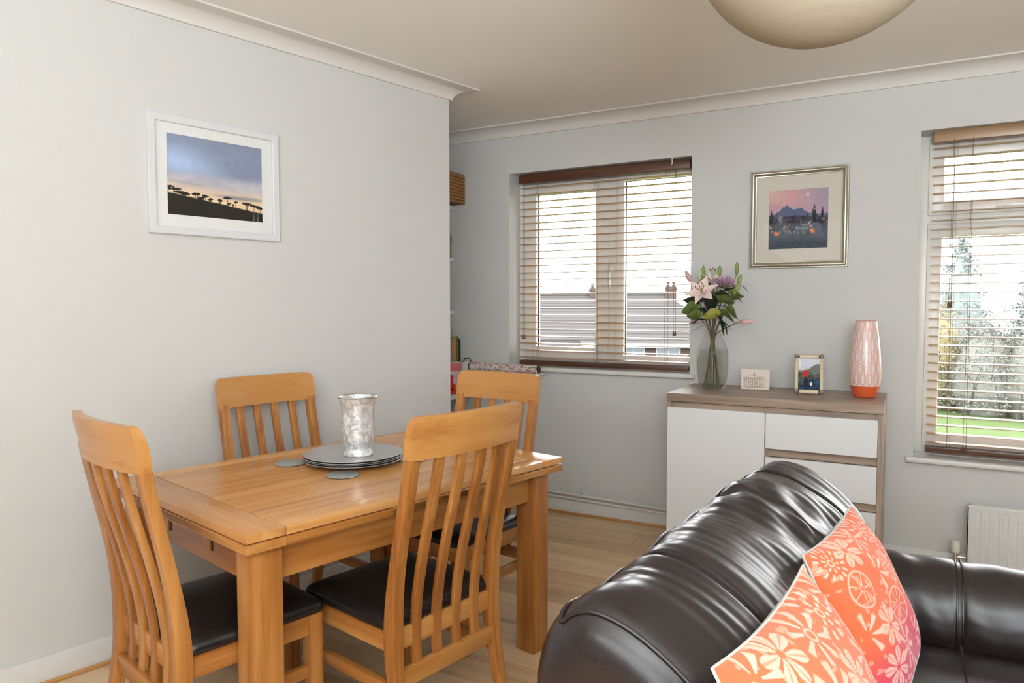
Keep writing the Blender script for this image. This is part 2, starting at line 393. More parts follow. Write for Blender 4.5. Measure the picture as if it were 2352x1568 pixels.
# ------------------------------------------------------------------ venetian blinds
def blind(label, x0, x1, ztop, zbot, n, yc, mh, ms, ladders, tilt, cords):
    e = empty('venetian_blind', ((x0+x1)/2, yc, zbot), 0, label, 'blind')
    L = x1-x0; H = ztop-zbot
    b = MB().box(-L/2, L/2, -0.04, 0.028, H-0.058, H, 0.006, 2); b.obj('headrail', mh, e)
    MB().box(-L/2, L/2, -0.026, 0.026, 0.0, 0.030, 0.005, 2).obj('bottom_rail', BLIND, e)
    sl = MB(); rings = []
    for x in (-L/2+0.002, L/2-0.002):
        top = [(x, yy, 0.0032-0.0035*(yy/0.025)**2) for yy in np.linspace(-0.025, 0.025, 7)]
        bot = [(x, yy, 0.0-0.0035*(yy/0.025)**2) for yy in np.linspace(0.025, -0.025, 7)]
        rings.append(top+bot)
    sl.loft(rings); sm = sl.mesh('slat', 50); sm.materials.append(ms)
    zs = np.linspace(0.052, H-0.082, n)
    for z in zs: link('slat', sm, None, e, (0, 0, z), (tilt, 0, 0))
    for lx in ladders:
        q = MB()
        for yy in (-0.027, 0.027): q.tube([(lx-(x0+x1)/2, yy, 0.02), (lx-(x0+x1)/2, yy, H-0.05)], 0.0009, 5)
        q.tube([(lx-(x0+x1)/2+0.012, 0, 0.02), (lx-(x0+x1)/2+0.012, 0, H-0.05)], 0.0008, 5)
        q.obj('ladder_cord', CORD, e)
    for cx, zl in cords:
        q = MB(); X = cx-(x0+x1)/2
        for dx in (-0.004, 0.004): q.tube([(X+dx*0.4, -0.045, H-0.05), (X+dx, -0.046, (H+zl-zbot)/2), (X+dx*1.6, -0.045, zl-zbot+0.03)], 0.0011, 5)
        c = q.obj('pull_cord', CORD, e)
        t = MB()
        for dx in (-0.006, 0.006): t.lathe([(0.002, 0.032), (0.005, 0.022), (0.007, 0.004), (0.004, 0.0)], 8, (X+dx, -0.045, zl-zbot), True, True)
        t.obj('cord_tassel', BLIND, c)
    return e
blind('dark brown wooden venetian blind in the left window, behind the lilies', -0.078, 1.066, 2.208, 0.948, 25, 0.075, BLIND, SLATM, [0.03, 0.46, 0.92], 0.03, [(-0.035, 1.12), (0.985, 1.16)])
blind('wooden venetian blind with headrail tinted as side-lit in the right window', 2.305, 3.40, 2.222, 0.585, 34, 0.075, BLIND_LIT, SLATM, [2.40, 2.88, 3.3], 0.03, [(2.395, 1.33), (2.475, 0.60)])
hook = MB().tube([(0, 0, 0.03), (0, -0.012, 0.028), (0, -0.016, 0.012), (0, -0.012, -0.004), (0, -0.02, -0.012)], 0.003, 6).obj('cord_hook', UPVC, None, (0.965, 0.03, 2.19))
tag(hook, 'small white hook at the right end of the dark headrail, left window', 'hook')

# ------------------------------------------------------------------ heating pipes, radiator
def pipe(z, label):
    b = MB().tube([(-1.1, -0.028, z+0.006), (0.2, -0.028, z), (1.09, -0.028, z-0.02)], 0.0075, 8)
    o = b.obj('heating_pipe', COVW); tag(o, label, 'pipe', 'heating pipes along the skirting'); return o
p1 = pipe(0.134, 'upper painted heating pipe running along the back wall above the skirting'); pipe(0.108, 'lower painted heating pipe lying just above the white skirting board')
MB().box(0.39, 0.41, -0.04, 0.0, 0.12, 0.146, 0.004).obj('pipe_clip', COVW, p1)
rad = empty('radiator', (2.93, -0.02, 0.07), 0, 'low white panel radiator under the right window', 'radiator')
RW, RH = 0.88, 0.292
rings = []
b = MB(); ncol = 27
pts = []
for i in range(ncol):
    x = -RW/2+0.012+(RW-0.024)*i/(ncol-1)
    pts.append(x)
xsr = np.linspace(-RW/2, RW/2, 216)
per = (RW-0.05)/22
def fluted(x):
    if abs(x) > RW/2-0.025: return 0.0
    t = ((x+RW/2-0.025)/per) % 1.0
    return 0.007*float(sst(0.22, 0.36, np.array([t]))[0]*(1-sst(0.64, 0.78, np.array([t]))[0]))
front = []
for z, k in ((0.0, 0), (0.012, 0), (0.026, 1), (RH-0.040, 1), (RH-0.026, 0), (RH-0.006, 0), (RH, -0.4)):
    front.append([(x, -0.062+(fluted(x) if k > 0 else 0)+(0.006 if k < 0 else 0), z) for x in xsr])
b.loft(front, caps=False, closed_ring=False)
b.box(-RW/2, RW/2, -0.058, -0.05, 0.0, RH, 0.002)
b.obj('front_panel', GLOSSW, rad)
for x in (-RW/2, RW/2-0.004): MB().box(x, x+0.004, -0.062, -0.012, 0.004, RH-0.004).obj('side_cover', GLOSSW, rad, smooth=0)
g = MB()
for i in range(60): g.box(-RW/2+0.03+i*0.0138, -RW/2+0.038+i*0.0138, -0.046, -0.018, RH-0.004, RH+0.001)
g.box(-RW/2+0.02, RW/2-0.02, -0.049, -0.046, RH-0.006, RH+0.002); g.box(-RW/2+0.02, RW/2-0.02, -0.018, -0.015, RH-0.006, RH+0.003)
tag(g.obj('top_grille', GLOSSW, rad, smooth=0))
MB().box(-RW/2+0.005, RW/2-0.005, -0.046, 0.018, 0.1, 0.12).obj('wall_bracket', GLOSSW, rad, smooth=0)
v = MB().lathe([(0.017, 0.0), (0.021, 0.01), (0.021, 0.05), (0.019, 0.056), (0.0, 0.057)], 20, (-RW/2-0.045, -0.04, 0.045)).obj('valve_head', UPVC, rad)
MB().lathe([(0.008, -0.09), (0.008, -0.03), (0.013, -0.03), (0.013, -0.005), (0.016, -0.003), (0.016, 0.0)], 14, (-RW/2-0.045, -0.04, 0.045)).tube([(-RW/2-0.045, -0.04, 0.022), (-RW/2+0.01, -0.04, 0.022)], 0.009, 10).obj('valve_body', CHROME, rad)

# ------------------------------------------------------------------ dining table (draw-leaf), its own axes u (across) and v (along)
TX, TY, TR = 0.433, -2.224, -0.2315
cT, sT = math.cos(TR), math.sin(TR)
def T(u, v, z=0.0): return (TX+cT*u-sT*v, TY+sT*u+cT*v, z)
tab = empty('dining_table', (TX, TY, 0), TR, 'rectangular oak draw-leaf dining table with thick square legs, laid with silver plates', 'table')
U, V0, V1, ZT = 0.46, -0.64, 0.675, 0.747
BE, SR = 0.115, 0.075
g = 0.0012
for v0, v1 in ((V0, V0+BE), (V1-BE, V1)):
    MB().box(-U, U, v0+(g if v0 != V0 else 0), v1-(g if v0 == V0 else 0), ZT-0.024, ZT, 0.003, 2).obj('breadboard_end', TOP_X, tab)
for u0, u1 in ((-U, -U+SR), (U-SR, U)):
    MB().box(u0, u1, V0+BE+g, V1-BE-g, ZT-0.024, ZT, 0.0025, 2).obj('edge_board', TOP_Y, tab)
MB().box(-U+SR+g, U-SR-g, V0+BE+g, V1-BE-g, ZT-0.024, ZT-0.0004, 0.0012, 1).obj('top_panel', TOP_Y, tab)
for v0, v1 in ((V0, -0.012), (0.012, V1)):
    lf = MB().box(-U+0.001, U-0.001, v0, v1, ZT-0.053, ZT-0.0275, 0.003, 2).obj('draw_leaf', OAK_Y, tab)
    vv = v0 if v0 == V0 else v1-0.115
    MB().box(-U+0.0004, U-0.0004, vv+0.0, vv+0.115, ZT-0.0532, ZT-0.0273, 0.003, 2).obj('leaf_end', OAK_X, lf)
MB().box(U-0.05, U-0.001, -0.165, 0.20, ZT-0.0525, ZT-0.0255, 0.0025, 2).obj('centre_block', OAK_Y, tab)
LEG = 0.088; ul = U-0.022; vl = 0.608
for su in (-1, 1):
    for v0 in (V0+0.028, 0.525):
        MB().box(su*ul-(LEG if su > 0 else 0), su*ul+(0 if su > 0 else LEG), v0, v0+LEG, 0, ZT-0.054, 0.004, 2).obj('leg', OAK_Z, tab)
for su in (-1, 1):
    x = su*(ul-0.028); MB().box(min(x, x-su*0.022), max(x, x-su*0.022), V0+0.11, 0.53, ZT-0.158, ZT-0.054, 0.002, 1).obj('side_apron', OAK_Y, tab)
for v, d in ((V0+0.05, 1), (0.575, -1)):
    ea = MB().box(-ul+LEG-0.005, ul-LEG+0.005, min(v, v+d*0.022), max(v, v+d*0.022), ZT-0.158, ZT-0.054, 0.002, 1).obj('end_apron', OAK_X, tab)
    for x in (-0.14, 0.14):
        MB().box(x-0.02, x+0.02, v-(0.006 if d > 0 else -0.0), v+(0.0 if d > 0 else 0.006), ZT-0.118, ZT-0.066, 0.001, 1).obj('runner_end', OAK_Z, ea)
        MB().box(x+0.022, x+0.03, v-(0.0015 if d > 0 else 0), v+(0 if d > 0 else 0.0015), ZT-0.118, ZT-0.066).obj('runner_slot', BLACK, ea, smooth=0)

# ------------------------------------------------------------------ dining chairs
PZ = [0.0, 0.2, 0.38, 0.5, 0.65, 0.8, 0.93, 1.04]; PY = [-0.278, -0.226, -0.2, -0.204, -0.226, -0.258, -0.283, -0.29]
def prof_y(z0, z1, n):
    q, yy = spline(PZ, PY, 200); zz = np.linspace(z0, z1, n); return zz, np.interp(zz, q, yy)
def beam(b, x, z0, z1, w, depth, n=16, bow=0.0, ch=0.004):
    """curved timber following the back profile; bow pushes it back towards the top"""
    zz, yy = prof_y(z0, z1, n); rings = []
    for i in range(n):
        a, c = max(i-1, 0), min(i+1, n-1); t = Vector((0, yy[c]-yy[a], zz[c]-zz[a])).normalized(); nn = Vector((0, t.z, -t.y))
        dd = depth(zz[i]) if callable(depth) else depth
        by = bow*sst(0.3, 0.95, np.array([zz[i]]))[0]
        ctr = Vector((x, yy[i]-by, zz[i]))
        rings.append([ctr+Vector((px, 0, 0))+nn*py for px, py in rrect(w/2, dd/2, ch, 2)])
    b.loft(rings); return b
def make_chair():
    e = empty('dining_chair')
    for s in (-1, 1):
        beam(MB(), s*0.203, 0.0, 0.935, 0.036, lambda z: 0.032+0.016*math.exp(-((z-0.40)/0.16)**2), 22).obj('back_post', OAK_Z, e)
    # crest rail, bowed back, upper corners rounded
    hw = 0.2225; rings = []
    for x in np.concatenate([np.linspace(-hw, -hw+.026, 7), np.linspace(-hw+.03, hw-.03, 21), np.linspace(hw-.026, hw, 7)]):
        ex = abs(x)-(hw-0.026); drop = 0.026-math.sqrt(max(0.026**2-ex**2, 0)) if ex > 0 else 0.0
        bow = 0.032*(1-(x/hw)**2); zt = 1.042-drop; z0 = 0.922
        ring = []
        for z in np.linspace(z0, zt, 9):
            yb = np.interp(z, *spline(PZ, PY, 200))-bow; t = 0.015-0.006*max(0, (z-1.0)/0.042)
            lean = 0.010*sst(0.96, 1.042, np.array([z]))[0]
            ring.append((x, yb-lean+t, z))
        for z in np.linspace(zt, z0, 9):
            yb = np.interp(z, *spline(PZ, PY, 200))-bow; t = 0.015-0.006*max(0, (z-1.0)/0.042)
            lean = 0.014*sst(0.96, 1.042, np.array([z]))[0]
            ring.append((x, yb-lean-t, z))
        rings.append(ring)
    MB().loft(rings).obj('crest_rail', OAK_STAVE, e, smooth=50)
    for x in (-0.1215, -0.0405, 0.0405, 0.1215):
        beam(MB(), x, 0.295, 0.93, 0.031, 0.017, 20, 0.032*(1-(x/hw)**2), 0.0025).obj('back_slat', OAK_Z, e)
    MB().box(-0.187, 0.187, -0.225, -0.200, 0.262, 0.312, 0.003).obj('lower_back_rail', OAK_X, e)
    for s in (-1, 1):
        MB().box(s*0.199-0.021, s*0.199+0.021, 0.165, 0.207, 0, 0.425, 0.003).obj('front_leg', OAK_Z, e)
        MB().box(s*0.199-0.011, s*0.199+0.011, -0.19, 0.168, 0.362, 0.424, 0.002).obj('side_rail', OAK_Y, e)
        MB().box(s*0.199-0.010, s*0.199+0.010, -0.205, 0.168, 0.235, 0.270, 0.002).obj('side_stretcher', OAK_Y, e)
    MB().box(-0.18, 0.18, 0.178, 0.200, 0.362, 0.424, 0.002).obj('front_rail', OAK_X, e)
    MB().box(-0.187, 0.187, -0.205, -0.185, 0.365, 0.424, 0.002).obj('rear_rail', OAK_X, e)
    # drop-in pad
    hx, hy, cy = 0.221, 0.209, 0.012; rings = []
    for ins, z in ((0.012, 0.4245), (0.003, 0.4255), (0.0, 0.432), (0.0, 0.442), (0.004, 0.451), (0.012, 0.4575), (0.025, 0.462), (0.06, 0.4665), (0.11, 0.469), (0.17, 0.470), (0.2, 0.4702)):
        rings.append([(px, py+cy, z) for px, py in rrect(hx-ins, hy-ins*0.95, max(0.03-ins*0.3, 0.006), 5)])
    MB().loft(rings).obj('seat_pad', BLACKL, e, smooth=60)
    return e
chair = make_chair()
CH = [('oak slat-back dining chair at the near left end of the table', 0.116, -0.849, -0.015, 0.0, 1.03),
      ('oak slat-back dining chair standing against the left wall, under the landscape picture', -0.649, 0.039, 0.028, -PI/2, 1.0),
      ('oak slat-back dining chair at the far table end, before the floral roll', -0.004, 0.803, 0.096, PI, 1.0),
      ('oak slat-back dining chair with its back to the sofa, in front of the plates', 0.708, -0.083, 0.031, PI/2, 1.0)]
for i, (lab, u, v, r, a, sc) in enumerate(CH):
    o = chair if i == 0 else copy_tree(chair)
    an = TR+a+r; px, py, _ = T(u, v); f = Vector((-math.sin(an), math.cos(an), 0))
    o.location = (px+f.x*0.30, py+f.y*0.30, 0); o.rotation_euler = (0, 0, an); o.scale = (sc, 1, 1)
    tag(o, lab, 'chair', 'oak dining chairs around the table')

# ------------------------------------------------------------------ things on the table
PLATE = mat('silver_charger', (196, 196, 198), 0.36, metal=0.85, bump=0.02, bscale=200)
pl_c = (-0.075, 0.073)
pm = MB().lathe([(0.0, 0.0), (0.115, 0.0), (0.125, 0.003), (0.15, 0.006), (0.182, 0.0105), (0.185, 0.0115), (0.184, 0.0128), (0.15, 0.0088), (0.126, 0.0058), (0.118, 0.003), (0.0, 0.003)], 72, cap0=False).mesh('charger_plate', 35)
pm.materials.append(PLATE)
for i, w in enumerate(('lowest of the stacked silver charger plates, resting on the glitter coasters', 'second silver charger plate from the bottom of the stack', 'second silver charger plate from the top of the stack', 'topmost silver charger plate, with the candle glass standing on it')):
    o = link('charger_plate', pm, None, None, T(pl_c[0]+(0.003, -0.002, 0.002, 0)[i], pl_c[1]+(0, 0.003, -0.002, 0)[i], ZT+0.0055+i*0.0064), (0, 0, TR))
    tag(o, w, 'plate', 'stacked silver charger plates')
GLIT = mat('silver_glitter', (178, 182, 180), 0.3, metal=0.5, nscale=260, namp=0.45, bump=0.9, bscale=260)
cm = MB().lathe([(0.0, 0.0), (0.053, 0.0), (0.057, 0.002), (0.057, 0.004), (0.054, 0.0055), (0.0, 0.0055)], 36, cap0=False).mesh('glitter_coaster', 50); cm.materials.append(GLIT)
for (u, v), w in zip(((-0.222, -0.105), (0.085, -0.085), (0.06, 0.245)), ('round silver glitter coaster left of the plate stack', 'round silver glitter coaster in front of the plate stack', 'round silver glitter coaster right of the plate stack, behind the chair')):
    tag(link('glitter_coaster', cm, None, None, T(u, v, ZT+0.0002)), w, 'coaster', 'silver glitter coasters')
# mercury-glass hurricane
m, nt, bb = new_mat('mercury_glass'); L = nt.links
tc = nt.nodes.new('ShaderNodeTexCoord'); mp = nt.nodes.new('ShaderNodeMapping'); mp.inputs['Scale'].default_value = (1, 1, 0.7); L.new(tc.outputs['Object'], mp.inputs[0])
n = nt.nodes.new('ShaderNodeTexNoise'); n.inputs['Scale'].default_value = 42; n.inputs['Detail'].default_value = 5; n.inputs['Distortion'].default_value = 1.5; L.new(mp.outputs[0], n.inputs['Vector'])
cr = nt.nodes.new('ShaderNodeValToRGB'); cr.color_ramp.elements[0].position = 0.4; cr.color_ramp.elements[0].color = lin((196, 193, 190)); cr.color_ramp.elements[1].position = 0.6; cr.color_ramp.elements[1].color = lin((244, 244, 246))
L.new(n.outputs['Fac'], cr.inputs[0]); L.new(cr.outputs[0], bb.inputs['Base Color'])
bb.inputs['Metallic'].default_value = 0.4; bb.inputs['Roughness'].default_value = 0.22
bp = nt.nodes.new('ShaderNodeBump'); bp.inputs['Strength'].default_value = 0.5; bp.inputs['Distance'].default_value = 0.006; L.new(n.outputs['Fac'], bp.inputs['Height']); L.new(bp.outputs[0], bb.inputs['Normal'])
MERC = m
hx_, hy_, hz_ = T(-0.06, 0.085, ZT+0.0055+3*0.0064+0.0032)
hur = empty('candle_vase', (hx_, hy_, hz_), 0, 'mottled silver glass hurricane candle vase on the stacked plates', 'candle holder')
MB().lathe([(0.0, 0.0), (0.053, 0.0), (0.056, 0.004), (0.055, 0.013), (0.051, 0.021), (0.049, 0.026), (0.051, 0.034), (0.056, 0.044), (0.060, 0.06), (0.0625, 0.09), (0.061, 0.13), (0.060, 0.165), (0.063, 0.19), (0.070, 0.212), (0.0735, 0.221), (0.0715, 0.2215), (0.067, 0.208), (0.060, 0.188), (0.057, 0.165), (0.058, 0.12), (0.0595, 0.09), (0.057, 0.062), (0.048, 0.047), (0.0, 0.044)], 56, cap0=False).obj('glass_body', MERC, hur)
MB().lathe([(0.0728, 0.2185), (0.0746, 0.2212), (0.0728, 0.2242), (0.070, 0.2222)], 48, cap0=False).obj('rim', CHROME, hur)
MB().lathe([(0.0, 0.045), (0.019, 0.045), (0.019, 0.055), (0.017, 0.057), (0.0, 0.056)], 24, cap0=False).obj('tea_light', mat('candle_wax', (244, 240, 230), 0.5), hur)

# ------------------------------------------------------------------ sideboard
SX0, SX1, SD, SH = 1.12, 2.125, 0.566, 0.888
sb = empty('sideboard', ((SX0+SX1)/2, -SD/2, 0), 0, 'white and grey oak sideboard with one door and drawers between the windows', 'sideboard')
hw = (SX1-SX0)/2; yf = -SD/2; yb = SD/2-0.02
MB().box(-hw, hw, yf, yb, SH-0.042, SH, 0.0015, 1).obj('top_board', GREYOAK, sb)
for s in (-1, 1): MB().box(s*(hw-0.001)-(0.022 if s > 0 else 0), s*(hw-0.001)+(0 if s > 0 else 0.022), yf+0.012, yb, 0.0, SH-0.042, 0.001, 1).obj('side_panel', GREYOAK_Z, sb)
MB().box(-hw+0.02, hw-0.02, yf+0.04, yb-0.002, 0.05, SH-0.043, 0).obj('carcass', GREYOAK, sb, smooth=0)
MB().box(-hw+0.02, hw-0.02, yf+0.06, yf+0.08, 0.0, 0.055, 0).obj('plinth', GREYOAK, sb, smooth=0)
MB().box(-hw+0.021, hw-0.021, yf+0.022, yf+0.041, SH-0.082, SH-0.046, 0.001, 1).obj('grip_strip', GREYOAK, sb)
xm = -0.012
MB().box(-hw+0.004, xm-0.002, yf+0.002, yf+0.021, 0.055, SH-0.072, 0.0015, 1).obj('door', WHITE, sb)
MB().box(xm-0.016, xm+0.016, yf+0.021, yf+0.042, 0.055, SH-0.075, 0).obj('centre_stile', GREYOAK_Z, sb, smooth=0)
for z0, z1 in ((0.643, 0.816), (0.428, 0.601), (0.213, 0.386), (0.055, 0.171)):
    dr = MB().box(xm+0.002, hw-0.024, yf+0.002, yf+0.021, z0, z1, 0.0015, 1).obj('drawer', WHITE, sb)
    MB().box(xm+0.016, hw-0.022, yf+0.022, yf+0.0415, z0-0.04, z0+0.004, 0.001, 1).obj('grip_recess', GREYOAK, dr)

# ------------------------------------------------------------------ framed pictures
FRAMEW = mat('white_frame_wood', (214, 214, 215), 0.25)
ARTGLASS = glass_mat('picture_glass', (255, 255, 255), .2)
MATT = mat('white_mount', (224, 222, 220), 0.8); MATC = mat('cream_mount', (206, 198, 186), 0.8)
SILV = mat('worn_silver_frame', (186, 180, 164), 0.3, metal=0.85, nscale=18, namp=0.12, bump=0.08, bscale=60)
PRINT = attr_mat('picture_print', 0.7, 0.15)
CARDP = attr_mat('card_print', 0.7, 0.2)
def picture(name, label, loc, rz, w, h, fprof, fm, mw, mountm, fn, pw, ph, pz, glassy=True):
    """fprof: frame cross section (in from outer edge, out from wall)"""
    e = empty(name, loc, rz, label, 'picture')
    corners = [(-w/2, -h/2), (w/2, -h/2), (w/2, h/2), (-w/2, h/2)]; sg = [(1, 1), (-1, 1), (-1, -1), (1, -1)]
    rings = [[(cx+s[0]*a, -d, cz+s[1]*a) for a, d in fprof] for (cx, cz), s in zip(corners, sg)]
    b = MB(); n = len(fprof); vs = [p for r in rings for p in r]; fs = []
    for i in range(4):
        j = (i+1) % 4
        for k in range(n-1): fs.append((i*n+k, i*n+k+1, j*n+k+1, j*n+k))
    b.add(vs, fs).obj('frame', fm, e, smooth=30)
    win = (pw, ph, pz)
    m_ = MB()
    x0, x1, z0, z1 = -w/2+mw, w/2-mw, -h/2+mw, h/2-mw
    m_.box(x0, -pw/2, -0.008, -0.005, z0, z1).box(pw/2, x1, -0.008, -0.005, z0, z1).box(-pw/2, pw/2, -0.008, -0.005, z0, pz-ph/2).box(-pw/2, pw/2, -0.008, -0.005, pz+ph/2, z1)
    m_.obj('mount', mountm, e, smooth=0)
    grid_print('print', pw+0.004, ph+0.004, 170, 150, fn, PRINT, e, (0, -0.0055, pz))
    if glassy: MB().box(x0-0.003, x1+0.003, -0.0105, -0.009, z0-0.003, z1+0.003).obj('glass', ARTGLASS, e, smooth=0)
    MB().box(-w/2+0.006, w/2-0.006, -0.004, -0.0005, -h/2+0.006, h/2-0.006).obj('backing_board', GREY, e, smooth=0)
    return e
C_ = lambda *a: np.array(a, float)[None, :]
def art_hills(u, v):
    c = np.zeros((len(u), 3))+C_(136, 144, 166)
    band = np.exp(-((v-0.62-0.12*(0.5-u))/0.2)**2)*sst(0.75, 0.1, u)
    c = mix(c, C_(172, 192, 224), band)
    c = mix(c, C_(196, 190, 196), sst(0.6, 0.45, v)*0.9)
    c = mix(c, C_(226, 198, 170), sst(0.46, 0.30, v-0.05*(0.5-u)))
    c = mix(c, C_(232, 204, 160), sst(0.32, 0.22, v)*0.8)
    pk = np.where(u < 0.42, 0.30+0.23*sst(-0.15, 0.42, u), 0.53-0.27*(u-0.42)/0.58)+0.015*vnoise(u*14, v*2, 3)
    c = mix(c, C_(166, 166, 178), sst(0.012, -0.012, v-pk)*sst(0.26, 0.5, v)*0.55)
    for cu, cv, a, bb_, s in ((0.68, 0.29, 0.2, 0.022, .8), (0.9, 0.3, 0.18, 0.02, .6), (0.1, 0.42, 0.12, 0.015, .3), (0.3, 0.40, 0.1, 0.01, .3)):
        c = mix(c, C_(120, 124, 138), s*np.exp(-((u-cu)/a)**2-((v-cv+0.05*(u-cu))/bb_)**2))
    c += ((vnoise(u*18, v*14, 1)-.5)*8)[:, None]
    hill = 0.275-0.155*u+0.008*vnoise(u*30, v*0, 2)
    c = mix(c, C_(46, 42, 37), sst(0.006, -0.006, v-hill))
    for cu, hgt, wd in ((0.01, .07, .06), (.07, .06, .07), (.13, .035, .06), (.18, .03, .05), (.28, .055, .05), (.33, .02, .04), (.38, .055, .04), (.43, .03, .04), (.53, .045, .025), (.61, .10, .045), (.625, .03, .02), (.70, .075, .02), (.67, .03, .015), (.82, .085, .06), (.90, .08, .06), (.97, .07, .05)):
        gz = 0.275-0.155*cu
        blob = ((u-cu)/wd)**2+((v-gz-hgt)/0.017)**2+1.6*(vnoise(u*60, v*60, 9)-.5)
        c = mix(c, C_(44, 42, 40), (blob < 1).astype(float))
        c = mix(c, C_(50, 46, 42), ((abs(u-cu) < 0.004) & (v < gz+hgt) & (v > gz-.01)).astype(float))
    c = mix(c, C_(150, 150, 150), 0.6*((abs(u-0.94) < 0.01) | (abs(u-.895) < .006)).astype(float)*sst(0.2, 0.0, v))
    return c
def art_city(u, v):
    c = mix(np.zeros((len(u), 3))+C_(206, 158, 160), C_(166, 150, 170), sst(0.3, 1.0, u)*0.9)
    c = mix(c, C_(214, 190, 176), sst(0.45, 0.0, u)*sst(0.7, 1.0, v)*.8)
    c = mix(c, C_(176, 148, 170), sst(0.8, 0.6, v)*.7)
    c = mix(c, C_(232, 206, 196), np.exp(-((u-.66)**2+(v-.9)**2)/.0006))
    hill = 0.56+0.15*np.exp(-((u-.3)/.14)**2)+0.09*np.exp(-((u-.55)/.12)**2)+.03*vnoise(u*40, v*0, 4)
    c = mix(c, C_(92, 100, 128), (v < hill).astype(float))
    low = 0.52+0.06*vnoise(u*26, v*0, 8)
    c = mix(c, C_(62, 62, 74), (v < low).astype(float)*.9)
    sp = lambda cu, top, w: ((abs(u-cu) < w*np.clip((top-v)/.1, 0, 1)) & (v > .4) & (v < top)).astype(float)
    for cu, top, w in ((.77, .74, .032), (.9, .7, .022), (.05, .68, .02), (.15, .64, .012)): c = mix(c, C_(62, 56, 66), sp(cu, top, w))
    c = mix(c, C_(222, 190, 150), np.exp(-((u-.77)**2+(v-.655)**2)/.0003)*.9)
    c = mix(c, C_(150, 150, 148), sst(.1, .22, u)*sst(.26, .2, u)*sst(.38, .44, v)*sst(.6, .52, v)*.7)
    st = sst(.42, .36, v); c = mix(c, C_(74, 82, 94)+0*c, st)
    c += ((vnoise(u*22, v*22, 11)-.5)*44*sst(.62, .5, v)*sst(.1, .3, v))[:, None]
    for y_, x0_, x1_ in ((.405, .55, .82), (.36, .45, .72), (.33, .5, .68)):
        c = mix(c, C_(190, 190, 192), .6*((abs(v-y_) < .006) & (u > x0_) & (u < x1_)).astype(float))
    r = np.random.RandomState(3)
    for k in range(46):
        cu, cv = r.rand(), .24+.28*r.rand(); col = ((240, 150, 90), (244, 214, 170), (220, 90, 70), (200, 205, 215))[k % 4]
        c = mix(c, C_(*col), .8*np.exp(-((u-cu)**2+(v-cv)**2)/.00012))
    for cu, cv in ((.12, .27), (.16, .265), (.75, .28), (.73, .30)): c = mix(c, C_(246, 134, 66), np.exp(-((u-cu)**2+(v-cv)**2)/.0008))
    c = mix(c, C_(50, 58, 70), sst(.2, .1, v)); c += ((vnoise(u*40, v*40, 5)-.5)*10)[:, None]
    return c
fw = [(0.0, 0.0), (0.0, 0.018), (0.002, 0.020), (0.026, 0.020), (0.029, 0.018), (0.030, 0.009)]
s0, s1, z0, z1 = -1.585, -1.036, 1.62, 2.082; sc = (s0+s1)/2
picture('framed_picture', 'white framed landscape print of dark hillside trees on left wall', (E1.x*sc, D1+E1.y*sc, (z0+z1)/2), ANG1, s1-s0, z1-z0, fw, FRAMEW, 0.028, MATT, art_hills, 0.40, 0.314, 0.004)
fs_ = [(0.0, 0.0), (0.0, 0.010), (0.004, 0.018)]+[(0.006+0.022*t, 0.018+0.009*math.sin(PI*t)) for t in np.linspace(0, 1, 9)]+[(0.032, 0.014), (0.036, 0.013), (0.038, 0.008)]
picture('framed_picture', 'silver framed dusk city skyline print between the windows', (1.673, 0, 1.817), 0, 0.506, 0.541, fs_, SILV, 0.035, MATC, art_city, 0.302, 0.32, -0.004)

# ------------------------------------------------------------------ things on the sideboard
# tall patterned vase
def vase_paint(co):
    z = co[:, 2]; a = np.arctan2(co[:, 1], co[:, 0])/(2*PI)+.5
    c = np.zeros((len(z), 3))+C_(226, 216, 212)
    h = 0.0545; rowi = np.floor((z-0.064)/h); cy = (z-0.064)/h-rowi-.5; N = 15
    cx = (a*N+0.5*(rowi % 2)) % 1.0-.5
    ax = cx*0.56; d = np.sqrt(ax**2+np.maximum(np.abs(cy)-0.28, 0)**2)-0.215
    line = np.exp(-(d/0.03)**2)
    d2 = np.abs(d+0.085); line = np.maximum(line, .8*np.exp(-(d2/0.022)**2))
    c = mix(c, C_(222, 124, 100), line*.85*(z > .064))
    c = mix(c, C_(216, 96, 52), (z < 0.058).astype(float))
    c = mix(c, C_(200, 104, 80), (z > .3765).astype(float))
    return c
pv = [(0.0, 0.0), (0.045, 0.0), (0.049, 0.003), (0.060, 0.03), (0.069, 0.06), (0.073, 0.09), (0.0735, 0.115), (0.072, 0.16), (0.068, 0.22), (0.062, 0.28), (0.054, 0.34), (0.048, 0.375), (0.046, 0.378), (0.043, 0.375), (0.05, 0.33), (0.06, 0.2)]
zz = []; 
for (r0, a0), (r1, a1) in zip(pv[:-1], pv[1:]):
    k = max(1, int(abs(a1-a0)/0.0022))
    for t in range(k): zz.append((r0+(r1-r0)*t/k, a0+(a1-a0)*t/k))
zz.append(pv[-1])
me = MB().lathe(zz, 168, cap0=False).mesh('patterned_vase', 40)
paint(me, vase_paint(np.array([v.co[:] for v in me.vertices])))
o = link('patterned_vase', me, attr_mat('glazed_ceramic', 0.12, 0.6), None, (2.032, -0.27, SH+0.0005)); tag(o, 'tall white vase with coral line pattern and orange base', 'vase')
